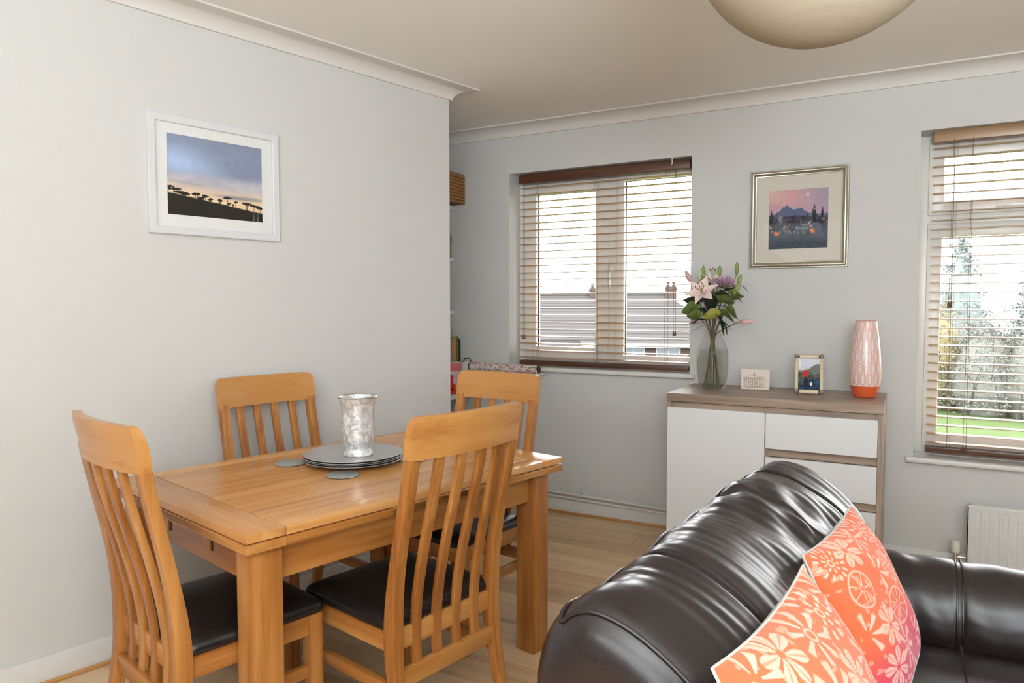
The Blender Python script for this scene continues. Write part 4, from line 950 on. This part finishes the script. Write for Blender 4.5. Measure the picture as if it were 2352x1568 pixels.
# ------------------------------------------------------------------ ceiling pendant
PAPER = mat('cream_paper', (164, 152, 133), 0.9, spec=.1)
lamp = empty('paper_lantern', (2.05, -2.74, 2.07), 0, 'round cream paper lantern shade hanging from the ceiling', 'lamp')
b = MB(); prl = [(.07, .222)]
for k in range(0, 145):
    a = math.radians(70-k*160/144.0-0.0); rr = .242*(1-.0012*abs(math.sin(k*PI/6))); prl.append((rr*math.cos(a), rr*math.sin(a)))
prl = [p for p in prl[1:]]
b.lathe(prl, 64, cap0=False).obj('paper_shade', PAPER, lamp, smooth=60)
MB().tube([(0, 0, .12), (0, 0, .40)], .003, 8).obj('flex', WHITE, lamp)
MB().lathe([(.0, .43), (.045, .43), (.045, .41), (.02, .395), (0, .395)], 24, cap0=False).obj('ceiling_rose', WHITE, lamp)
MB().lathe([(0, .03), (.03, .05), (.036, .08), (.02, .11), (.016, .14), (0, .14)], 20, cap0=False).obj('bulb', MATT, lamp)

# ------------------------------------------------------------------ sofa
m, nt, bb = new_mat('brown_leather'); L = nt.links
tc = nt.nodes.new('ShaderNodeTexCoord'); n = nt.nodes.new('ShaderNodeTexNoise'); n.inputs['Scale'].default_value = 6; n.inputs['Detail'].default_value = 3; L.new(tc.outputs['Object'], n.inputs['Vector'])
cr = nt.nodes.new('ShaderNodeValToRGB'); cr.color_ramp.elements[0].color = lin((30, 23, 23)); cr.color_ramp.elements[1].color = lin((42, 33, 33)); L.new(n.outputs['Fac'], cr.inputs[0]); L.new(cr.outputs[0], bb.inputs['Base Color'])
bb.inputs['Roughness'].default_value = 0.27; bb.inputs['Specular IOR Level'].default_value = 0.48
n2 = nt.nodes.new('ShaderNodeTexVoronoi'); n2.inputs['Scale'].default_value = 420; L.new(tc.outputs['Object'], n2.inputs['Vector'])
n3 = nt.nodes.new('ShaderNodeTexNoise'); n3.inputs['Scale'].default_value = 30; n3.inputs['Detail'].default_value = 4; L.new(tc.outputs['Object'], n3.inputs['Vector'])
mu = nt.nodes.new('ShaderNodeMath'); mu.operation = 'MULTIPLY_ADD'; mu.inputs[1].default_value = 3.0; L.new(n3.outputs['Fac'], mu.inputs[0]); L.new(n2.outputs['Distance'], mu.inputs[2])
bp = nt.nodes.new('ShaderNodeBump'); bp.inputs['Strength'].default_value = 0.03; bp.inputs['Distance'].default_value = 0.004; L.new(mu.outputs[0], bp.inputs['Height']); L.new(bp.outputs[0], bb.inputs['Normal'])
LEATH = m
sofa = empty('sofa', (2.2, -2.6, 0), 0, 'dark brown leather sofa with rounded back cushions, its back to the dining table', 'sofa')
SO = Vector((2.2, -2.6, 0))
# cross section of the back cushion, clockwise from the low rear, over the top, down the front (x, z)
SEC = [(1.81, 0.44), (1.785, 0.52), (1.745, 0.60), (1.727, 0.68), (1.728, 0.75), (1.748, 0.815), (1.785, 0.862), (1.832, 0.884), (1.895, 0.874), (1.962, 0.839), (2.022, 0.789), (2.075, 0.725), (2.12, 0.645), (2.152, 0.555), (2.155, 0.47), (2.10, 0.425), (1.95, 0.415)]
def close_spline(P, n):
    P = [Vector((p[0], p[1], 0)) for p in P]; N = len(P); out = []
    for i in range(N):
        p0, p1, p2, p3 = P[i-1], P[i], P[(i+1) % N], P[(i+2) % N]
        for k in range(n):
            t = k/n; out.append(.5*((2*p1)+(p2-p0)*t+(2*p0-5*p1+4*p2-p3)*t*t+(3*p1-p0-3*p2+p3)*t**3))
    return out
SECS = close_spline(SEC, 6); NS = len(SECS); CTR = Vector((1.91, .66, 0))
iP = 6*6-2                                                        # where the piping runs along the top
SEAMS = {'near': (-2.95,), 'far': (-2.14,)}
def ridge_shift(y): return 0.056*sst(-2.75, -1.8, np.array([y]))[0]-0.04*(1-sst(-3.25, -2.75, np.array([y]))[0])
def back_surface(y, j, ya, yb, ra, rb, which):
    p = SECS[j % NS]; d = (p-CTR); L_ = d.length; d = d/L_
    s = 1.0
    ta = np.clip((y-ya)/ra, 0, 1); tb = np.clip((yb-y)/rb, 0, 1)
    ea = (1-(1-ta)**2.6)**(1/2.6); eb = (1-(1-tb)**2.6)**(1/2.6)
    k = min(ea, eb); off = -(1-k)*0.10
    # puckers running from the piping down the front, and beside the fold
    jp = (j-iP)
    wv = math.sin(y*84+1.3*math.sin(y*17))*.5+math.sin(y*143+2+jp*.04)*.35
    off += .0026*wv*math.exp(-max(jp, 0)/9.0)*sst(-1, 4, np.array([float(jp)]))[0]
    off -= .004*math.exp(-(jp/1.1)**2)
    for ys in SEAMS[which]: off -= .006*math.exp(-((y-ys)/.008)**2)
    fold = yb if which == 'near' else ya
    q = abs(y-fold)
    off += .006*math.sin(jp*.55+y*38)*math.exp(-q/.13)*(1 if jp > 2 else .3)
    off += .0035*math.sin(jp*.28-y*24+.8*math.sin(y*9))*sst(2, 10, np.array([float(jp)]))[0]*math.exp(-q/.35)
    off += (.0005*math.sin(y*118+2*math.sin(y*31)+jp*.03)+(.00035)*math.sin(y*171+1.5*math.sin(y*23)-jp*.02))*sst(-1, 5, np.array([float(jp)]))[0]
    off += .004*math.sin(y*13+jp*.1)+.003*math.sin(y*29-jp*.16)
    P = CTR+d*(L_+off)
    return Vector((P.x+ridge_shift(y), y, P.y))-SO
def back_cushion(ya, yb, ra, rb, which):
    ys = np.concatenate([ya+ra*(1-np.cos(np.linspace(0, PI/2, 12)))[:-1], np.linspace(ya+ra, yb-rb, 130), (yb-rb*(1-np.cos(np.linspace(PI/2, 0, 12))))[1:]])
    rings = [[back_surface(y, j, ya, yb, ra, rb, which) for j in range(NS)] for y in ys]
    o = MB().loft(rings).obj('back_cushion', LEATH, sofa, smooth=80)
    pts = [back_surface(y, iP, ya, yb, ra, rb, which)+Vector((-.002, 0, .004)) for y in np.linspace(ya+.03, yb-.004, 80)]
    if which == 'near':
        yy = ya+.03; pts = [back_surface(yy, j, ya, yb, ra, rb, which)*1.0 + Vector((0, -.003, .001)) for j in range(iP+34, iP, -1)]+pts
    MB().tube(pts, .0036, 8).obj('piping', LEATH, o)
    for ysm in SEAMS[which]:
        MB().tube([back_surface(ysm+.006, j, ya, yb, ra, rb, which) for j in range(iP, iP+46)], .0022, 6).obj('stitched_seam', LEATH, o)
YN, YM, YF = -3.24, -2.405, -1.955
back_cushion(YN, YM, .10, .04, 'near'); back_cushion(YM, YF, .04, .07, 'far')
# outer back below the roll
MB().loft([[(x-SO.x, y-SO.y, z) for x, z in [(1.75, .05), (1.735, .30), (1.735, .50), (1.76, .60), (1.86, .62), (1.98, .5), (1.98, .05)]] for y in (-3.17, -3.15, -2.6, -1.75)]).obj('back_frame', LEATH, sofa, smooth=40)
# arms: far one in view
def arm(yc, r, name):
    rings = []; inner = -1 if yc > -2.5 else 1
    xs_ = np.concatenate([np.linspace(1.78, 2.82, 110), 2.82+.06*np.sin(np.linspace(0, PI/2, 7))[1:]])
    for i, x in enumerate(xs_):
        sh = 1.0 if x <= 2.82 else math.sqrt(max(1-((x-2.82)/.062)**2, .05))
        ring = []
        for k in range(40):
            a = 2*PI*k/40; cy_, cz_ = math.cos(a), math.sin(a)
            rr = r*(1+.02*math.cos(2*a))
            yy = cy_*rr; zq = .445+cz_*rr*1.02
            wr_ = .006*math.sin((x*70-a*5.0))*math.exp(-max(x-2.1, 0)/.09)+.0035*math.sin(x*46-a*3)*math.exp(-abs(x-2.36)/.12)
            rr2 = 1+wr_/r; yy *= rr2; zq = .445+(zq-.445)*rr2
            if cz_ < -.35: zq = .445-.35*r*1.02-(abs(cz_)-.35)*.34*1.4; yy = cy_*r*1.0
            groove = .004*math.exp(-((x-2.352)/.006)**2)
            ring.append((x-SO.x, yc-SO.y+yy*sh*(1-groove/r), .445+(zq-.445)*(sh if zq > .445 else 1)*(1-groove/r)))
        rings.append(ring)
    o = MB().loft(rings).obj(name, LEATH, sofa, smooth=80)
    for dx in (-.007, .007):
        MB().tube([(2.352+dx-SO.x, yc-SO.y+r*1.012*math.cos(a), .445+r*1.02*math.sin(a)) for a in np.linspace(-.35, PI+.35, 30)], .002, 6).obj('stitched_seam', LEATH, o)
arm(-1.80, .150, 'arm'); arm(-3.345, .150, 'arm')
for y0, y1 in ((-3.19, -2.56), (-2.555, -1.95)):
    hx_, hy_ = .40, (y1-y0)/2; rings = []
    for ins, z in ((.02, .24), (.004, .255), (0, .28), (0, .36), (.006, .385), (.02, .405), (.05, .418), (.12, .425), (.22, .428), (.33, .429)):
        rings.append([(2.44-SO.x+px, (y0+y1)/2-SO.y+py, z) for px, py in rrect(hx_-ins, hy_-min(ins, hy_*.9), .04, 5)])
    sc_ = MB().loft(rings).obj('seat_cushion', LEATH, sofa, smooth=70)
MB().tube([(2.352-SO.x, y-SO.y, .428) for y in (-1.99, -2.2, -2.6)], .003, 6).obj('seat_seam', LEATH, sofa)
MB().box(1.95-SO.x, 2.80-SO.x, -3.34-SO.y, -1.90-SO.y, .06, .25, .02, 3).obj('base', LEATH, sofa)
for x in (1.83, 2.72):
    for y in (-3.28, -1.82): MB().lathe([(.022, 0), (.028, .06)], 16, (x-SO.x, y-SO.y, 0.0), True, True).obj('foot', BLACK, sofa)

# ------------------------------------------------------------------ scatter cushions
def cushion_print(seed):
    r = random.Random(seed); motifs = []
    k = 0
    for j in range(5):
        for i in range(5):
            motifs.append(((i+.5+(.5 if j % 2 else 0)+r.uniform(-.1, .1))/5.0, (j+.5+r.uniform(-.1, .1))/4.9, r.uniform(.095, .122), (j*2+i*3+r.randrange(2)) % 5, r.uniform(0, 6), r.randrange(7, 12)))
    def fn(u, v):
        base = mix(np.zeros((len(u), 3))+C_(220, 104, 66), C_(204, 58, 92), sst(.62, .25, v+.25*(.5-u)))
        k = np.zeros(len(u))
        wob = (vnoise(u*9, v*9, seed)-.5)*.012
        for cu, cv, R, ty, ph, n_ in motifs:
            dx, dy = u-cu+wob, v-cv-wob; rr = np.sqrt(dx*dx+dy*dy)/R; a = np.arctan2(dy, dx)+ph
            inb = rr < 1.25
            if ty == 0:      # sun rays
                s = np.cos(a*n_*1.0); kk = sst(.25, .6, s)*sst(.28, .36, rr)*sst(1.02, .9, rr)*(1.1-.3*rr); kk = np.maximum(kk, np.exp(-((rr-.2)/.05)**2))
            elif ty == 1:    # citrus wheel
                kk = np.exp(-((rr-.95)/.06)**2); sp = np.abs(np.sin(a*n_/2))*rr; kk = np.maximum(kk, (sp < .10)*(rr < .95)*(rr > .12)*.95)
            elif ty == 2:    # broad petals
                pw = np.abs(np.cos(a*3.5)); kk = ((rr < .98*pw**.45) & (pw > .42)).astype(float)*.92*sst(.1, .2, rr)*(1-.5*np.exp(-((pw-1)/.02)**2))
            elif ty == 3:    # daisy of dashes in two rings
                s = np.cos(a*n_*1.3); kk = sst(.2, .5, s)*(sst(.62, .68, rr)*sst(1.0, .94, rr)); s2 = np.cos(a*n_*.8+1); kk = np.maximum(kk, sst(.3, .6, s2)*sst(.25, .3, rr)*sst(.55, .48, rr)); kk = np.maximum(kk, np.exp(-((rr-.16)/.05)**2))
            else:            # fan
                s = np.cos(a*7); kk = sst(.3, .6, s)*sst(.15, .25, rr)*sst(1, .85, rr)*sst(-.3, 0, np.cos(a-ph))
            k = np.maximum(k, kk*inb)
        lf = (vnoise(u*34, v*34, seed+3) > .8).astype(float)*.5
        k = np.maximum(k*(.9), lf*(k < .1))
        c = mix(base, C_(232, 194, 176), k)
        return c
    return fn
m, nt, bb = new_mat('printed_cotton')
a = nt.nodes.new('ShaderNodeAttribute'); a.attribute_name = 'print'; nt.links.new(a.outputs['Color'], bb.inputs['Base Color']); bb.inputs['Roughness'].default_value = .85; bb.inputs['Specular IOR Level'].default_value = .2; bb.inputs['Sheen Weight'].default_value = .2
tc = nt.nodes.new('ShaderNodeTexCoord'); n = nt.nodes.new('ShaderNodeTexNoise'); n.inputs['Scale'].default_value = 500; nt.links.new(tc.outputs['Object'], n.inputs['Vector'])
bp = nt.nodes.new('ShaderNodeBump'); bp.inputs['Strength'].default_value = .15; bp.inputs['Distance'].default_value = .002; nt.links.new(n.outputs['Fac'], bp.inputs['Height']); nt.links.new(bp.outputs[0], bb.inputs['Normal'])
COTTON = m
LINEN = mat('grey_linen', (196, 192, 184), .9, nscale=200, namp=.08, spec=.2)
def throw_cushion(label, TF, TN, BF, size, thick, seed, band, sy=None):
    sy = sy or size
    """TF, TN: far and near ends of the top edge; BF: far end of the bottom edge"""
    TF, TN, BF = Vector(TF), Vector(TN), Vector(BF)
    ex = (TN-TF).normalized(); dn = (BF-TF); dn = (dn-ex*dn.dot(ex)).normalized(); nz = dn.cross(ex).normalized()
    if nz.x < 0: nz = -nz
    # local x from the near end to the far end, local y up the cushion, local z out of the front
    X = -ex; Y = -dn; Z = X.cross(Y).normalized()
    cen = TF-X*size/2*0+(-X)*(size/2)+dn*(sy/2)
    R = Matrix((X, Y, Z)).transposed().to_4x4(); R.translation = cen
    e = empty('throw_cushion', (0, 0, 0), 0, label, 'cushion', 'orange print cushions on the sofa'); e.matrix_world = R
    def surf(u, v, side):
        # u,v in [-1,1]
        pinch = 1-.07*(1-np.abs(u)**2.0)*np.abs(v)**3; pinch2 = 1-.07*(1-np.abs(v)**2.0)*np.abs(u)**3
        x = u*size/2*pinch2; y_ = v*sy/2*pinch
        h = thick/2*np.clip((1-np.abs(u)**2.6)*(1-np.abs(v)**2.6), 0, 1)**.62
        h = h+.004*np.sin(u*7+v*4)*np.clip((1-u*u)*(1-v*v), 0, 1)
        return np.stack([x, y_, side*h], 1)
    N = 300
    g_ = np.sin(np.linspace(-PI/2, PI/2, N)*.98)/np.sin(PI/2*.98)
    g_ = .5*g_+.5*np.linspace(-1, 1, N)
    uu, vv = np.meshgrid(g_, g_); uu = uu.ravel(); vv = vv.ravel()
    co = surf(uu, vv, 1)
    me = bpy.data.meshes.new('front_panel'); me.from_pydata(co.tolist(), [], [(j*N+i, j*N+i+1, (j+1)*N+i+1, (j+1)*N+i) for j in range(N-1) for i in range(N-1)]); me.update(); me.shade_smooth()
    c = cushion_print(seed)((uu+1)/2, (vv+1)/2)
    if band > 0:
        c = mix(c, C_(204, 200, 192)+0*c, ((vv+1)/2 < band).astype(float))
    paint(me, c); link('front_panel', me, COTTON, e)
    n2 = 40; g2 = np.linspace(-1, 1, n2); u2, v2 = np.meshgrid(g2, g2); co = surf(u2.ravel(), v2.ravel(), -1)
    me = bpy.data.meshes.new('back_panel'); me.from_pydata(co.tolist(), [], [(j*n2+i, (j+1)*n2+i, (j+1)*n2+i+1, j*n2+i+1) for j in range(n2-1) for i in range(n2-1)]); me.update(); me.shade_smooth(); link('back_panel', me, LINEN, e)
    t = np.linspace(-1, 1, 40); edge = [(a_, -1) for a_ in t]+[(1, a_) for a_ in t[1:]]+[(a_, 1) for a_ in t[::-1][1:]]+[(-1, a_) for a_ in t[::-1][1:-1]]
    ec = surf(np.array([p[0] for p in edge]), np.array([p[1] for p in edge]), 1); ec[:, 2] = 0
    MB().tube([tuple(p) for p in ec], .0026, 6, closed=True).obj('piped_edge', LINEN, e)
    return e
throw_cushion('orange and pink flower print cushion at the far side, with a pale grey lower border', (2.09, -2.2, .825), (2.028, -2.655, .825), (2.263, -2.09, .46), .46, .16, 12, .15, .385)
throw_cushion('orange flower print cushion nearest the camera, overlapping the other', (2.045, -2.79, .85), (1.988, -3.25, .85), (2.24, -2.71, .47), .475, .17, 31, .0)

# ------------------------------------------------------------------ outside
GZ = -5.2
GRASS = mat('lawn_grass', (62, 80, 30), .9, nscale=.5, namp=.2, bump=.3, bscale=30)
tag(MB().box(-140, 140, 1.5, 200, GZ-.2, GZ).obj('lawn', GRASS, smooth=0), kind='structure')
def to_px(): pass
TILE = mat('roof_tile', (56, 53, 51), .8, nscale=6, namp=.18, vary=.06); BRICK = mat('brown_brick', (66, 53, 48), .9, nscale=12, namp=.15)
RENDER = mat('pale_render', (110, 107, 101), .9); WPAINT = mat('white_fascia', (140, 140, 138), .6); DKG = mat('dark_window_glass', (70, 82, 96), .1)
def house(loc, rz, L, depth, eave, ridge, label, chim, wins, hip=True):
    """gabled or hipped house: local x along the ridge, -y towards the flat; heights from the ground"""
    e = empty('house', loc, rz, label, 'house', 'houses beyond the garden')
    MB().box(-L/2, L/2, -depth/2, depth/2, 0, eave).obj('wall', BRICK, e, smooth=0)
    rf = MB(); nC = 16; hx = depth/2 if hip else 0
    for k in range(nC):
        t0, t1 = k/nC, (k+1)/nC; ov = .35
        for s in (-1, 1):
            y0, y1 = s*(depth/2+ov)*(1-t0), s*(depth/2+ov)*(1-t1); z0, z1 = eave+(ridge-eave)*t0, eave+(ridge-eave)*t1
            xa0, xb0 = -L/2-ov+hx*t0*0, L/2+ov-hx*t0; xb1 = L/2+ov-hx*t1
            rf.add([(xa0, y0, z0+.06), (xb0, y0, z0+.06), (xb1, y1, z1+.02), (xa0, y1, z1+.02), (xa0, y0, z0), (xb0, y0, z0)], [(0, 1, 2, 3), (4, 5, 1, 0)])
    if hip: rf.add([(L/2+.35, -depth/2-.35, eave), (L/2+.35, depth/2+.35, eave), (L/2+.35-hx, 0, ridge)], [(0, 1, 2)])
    rf.add([(-L/2-.3, -depth/2-.3, eave), (-L/2-.3, depth/2+.3, eave), (-L/2-.3, 0, ridge)], [(0, 1, 2)])
    rf.obj('roof', TILE, e, smooth=0)
    MB().tube([(-L/2-.3, 0, ridge+.04), (L/2+.3-hx, 0, ridge+.04)], .13, 8).obj('ridge_tiles', TILE, e)
    MB().box(-L/2-.3, L/2+.3, -depth/2-.45, -depth/2-.33, eave-.22, eave+.05).obj('fascia', WPAINT, e, smooth=0)
    for x, h in chim:
        c = MB().box(x-.38, x+.38, -.36, .36, ridge-.9, ridge+h).box(x-.44, x+.44, -.42, .42, ridge+h-.22, ridge+h-.1).obj('chimney', BRICK, e, smooth=0)
        for dx in (-.19, .19): MB().lathe([(.13, 0), (.10, .16), (.12, .3), (.09, .32)], 12, (x+dx, 0, ridge+h), True, True).obj('chimney_pot', BRICK, c)
        MB().add([(x-.75, -.5, ridge-.85), (x+.0, -.5, ridge-.85), (x+.9, -1.25, ridge-1.62), (x+.6, -1.3, ridge-1.66)], [(0, 1, 2, 3)]).obj('lead_flashing', WPAINT, c, smooth=0)
    for x0, x1, z0, z1 in wins:
        f_ = MB(); t = .09
        f_.box(x0, x0+t, -depth/2-.08, -depth/2+.02, z0, z1).box(x1-t, x1, -depth/2-.08, -depth/2+.02, z0, z1).box(x0, x1, -depth/2-.08, -depth/2+.02, z0, z0+t).box(x0, x1, -depth/2-.08, -depth/2+.02, z1-t, z1).box((x0+x1)/2-t/2, (x0+x1)/2+t/2, -depth/2-.07, -depth/2+.02, z0, z1)
        w_ = f_.obj('window', WPAINT, e, smooth=0); MB().box(x0+t, x1-t, -depth/2-.03, -depth/2-.01, z0+t, z1-t).obj('pane', DKG, w_, smooth=0)
    return e
house((-17.0, 45.0, GZ), .30, 17, 9, 4.1, 7.4, 'brown tiled semi-detached house with two chimneys beyond the left window', [(-.8, .5), (4.6, .6)],
      [(-1.2, .2, 2.7, 4.0), (1.4, 2.9, 2.5, 4.0), (3.6, 5.2, 2.5, 4.0), (6.0, 7.6, 2.5, 4.0), (-5.5, -4.0, 2.6, 3.9)])
house((-18.0, 33.0, GZ), .55, 7.0, 5.0, 3.35, 4.55, 'low pale extension with a white edged roof in front of the tiled house', [], [(-1.5, .4, 1.9, 3.1), (.9, 2.9, 1.9, 3.1)], hip=False)

CONIF = mat('conifer_needles', (100, 110, 106), .8, nscale=3, namp=.3); TRUNK = mat('tree_bark', (70, 66, 61), .9, nscale=6, namp=.2)
SHRUB = mat('shrub_leaves', (106, 107, 100), .8, nscale=4, namp=.3); AUT = mat('autumn_leaves', (112, 102, 66), .8, nscale=4, namp=.3)
def blades(b, r, p, d, n, spread, size):
    for _ in range(n):
        q = p+Vector((r.gauss(0, spread), r.gauss(0, spread), r.gauss(0, spread*.7))); a = Vector((r.gauss(0, 1), r.gauss(0, 1), r.gauss(0, .6))).normalized(); c = a.cross(Vector((r.gauss(0, 1), r.gauss(0, 1), r.gauss(0, 1)))).normalized(); s = size*r.uniform(.6, 1.3)
        b.add([q-a*s, q+c*s*.45, q+a*s, q-c*s*.45], [(0, 1, 2, 3)])
def conifer(x, y, h, rad, label, seed):
    r = random.Random(seed); e = empty('conifer_tree', (x, y, GZ), 0, label, 'tree', 'trees beyond the lawn')
    MB().tube([(0, 0, 0), (0, 0, h*.5), (0, 0, h*.98)], [h*.022, h*.014, .02], 8).obj('trunk', TRUNK, e)
    b = MB(); br = MB()
    for k in range(150):
        t = .08+.9*k/150; z = h*t; R_ = rad*(1-t)**.75*r.uniform(.65, 1.1)+.12; a = r.uniform(0, 2*PI); tip = Vector((R_*math.cos(a), R_*math.sin(a), z-R_*.22))
        br.tube([(0, 0, z), tuple(tip)], [.03, .01], 4, caps=False)
        m_ = max(4, int(R_*9))
        for i in range(m_): blades(b, r, Vector((0, 0, z)).lerp(tip, (i+.6)/m_), None, 6, .16, .13)
    b.lathe([(rad*.62, h*.1), (rad*.5, h*.3), (rad*.34, h*.55), (rad*.17, h*.8), (.02, h*.97)], 14, cap0=True)
    tag(br.obj('branches', TRUNK, e, smooth=0), kind='stuff'); tag(b.obj('needles', CONIF, e, smooth=0), kind='stuff')
def shrub(x, y, h, rad, label, seed, m, dens=900, twig=60):
    r = random.Random(seed); e = empty('garden_shrub', (x, y, GZ), 0, label, 'shrub', 'shrubs beyond the lawn')
    tw = MB(); b = MB()
    for k in range(twig):
        a = r.uniform(0, 2*PI); el = r.uniform(.5, 1.5); d = Vector((math.cos(a)*math.cos(el)*rad/h*1.3, math.sin(a)*math.cos(el)*rad/h*1.3, math.sin(el))); p = Vector((r.gauss(0, rad*.25), r.gauss(0, rad*.25), 0)); q = p+d*h*r.uniform(.6, .95)
        tw.tube([tuple(p), tuple(p.lerp(q, .5)+Vector((r.gauss(0, .15), r.gauss(0, .15), 0))), tuple(q)], [.05, .03, .01], 4, caps=False)
    for k in range(dens):
        a = r.uniform(0, 2*PI); u = r.random()**.4; el = r.uniform(-.1, PI/2); p = Vector((rad*u*math.cos(a)*math.cos(el), rad*u*math.sin(a)*math.cos(el), h*.1+h*.88*u*max(math.sin(el), 0))); blades(b, r, p, None, 8, .32, .095)
    b.lathe([(rad*.5, 0), (rad*.68, h*.2), (rad*.66, h*.45), (rad*.42, h*.7), (rad*.1, h*.82)], 14, cap0=True)
    tag(tw.obj('twigs', TRUNK, e, smooth=0), kind='stuff'); tag(b.obj('leaves', m, e, smooth=0), kind='stuff')
conifer(5.6, 55, 11.6, 3.6, 'tall conifer seen through the right window, left of the other', 3)
conifer(10.2, 52, 11.8, 4.4, 'tall dark conifer at the right edge of the right window', 8)
conifer(3.4, 62, 9.0, 3.0, 'smaller conifer far behind at the left of the right window', 14)
shrub(4.0, 50, 7.2, 2.6, 'loose yellowish shrub under the left conifer', 5, AUT, 500, 50)
shrub(6.6, 48.5, 6.0, 2.8, 'grey green bushy shrub in the middle of the hedge row', 6, SHRUB, 1100, 70)
shrub(9.2, 47.5, 6.4, 2.8, 'large twiggy grey shrub in front of the right conifer', 7, SHRUB, 900, 90)
shrub(2.2, 49.5, 4.6, 2.2, 'low green shrub at the left end of the hedge row', 9, SHRUB, 900, 50)
shrub(12.2, 48.5, 6.4, 2.8, 'broad shrub at the far right of the hedge row', 10, SHRUB, 900, 50)
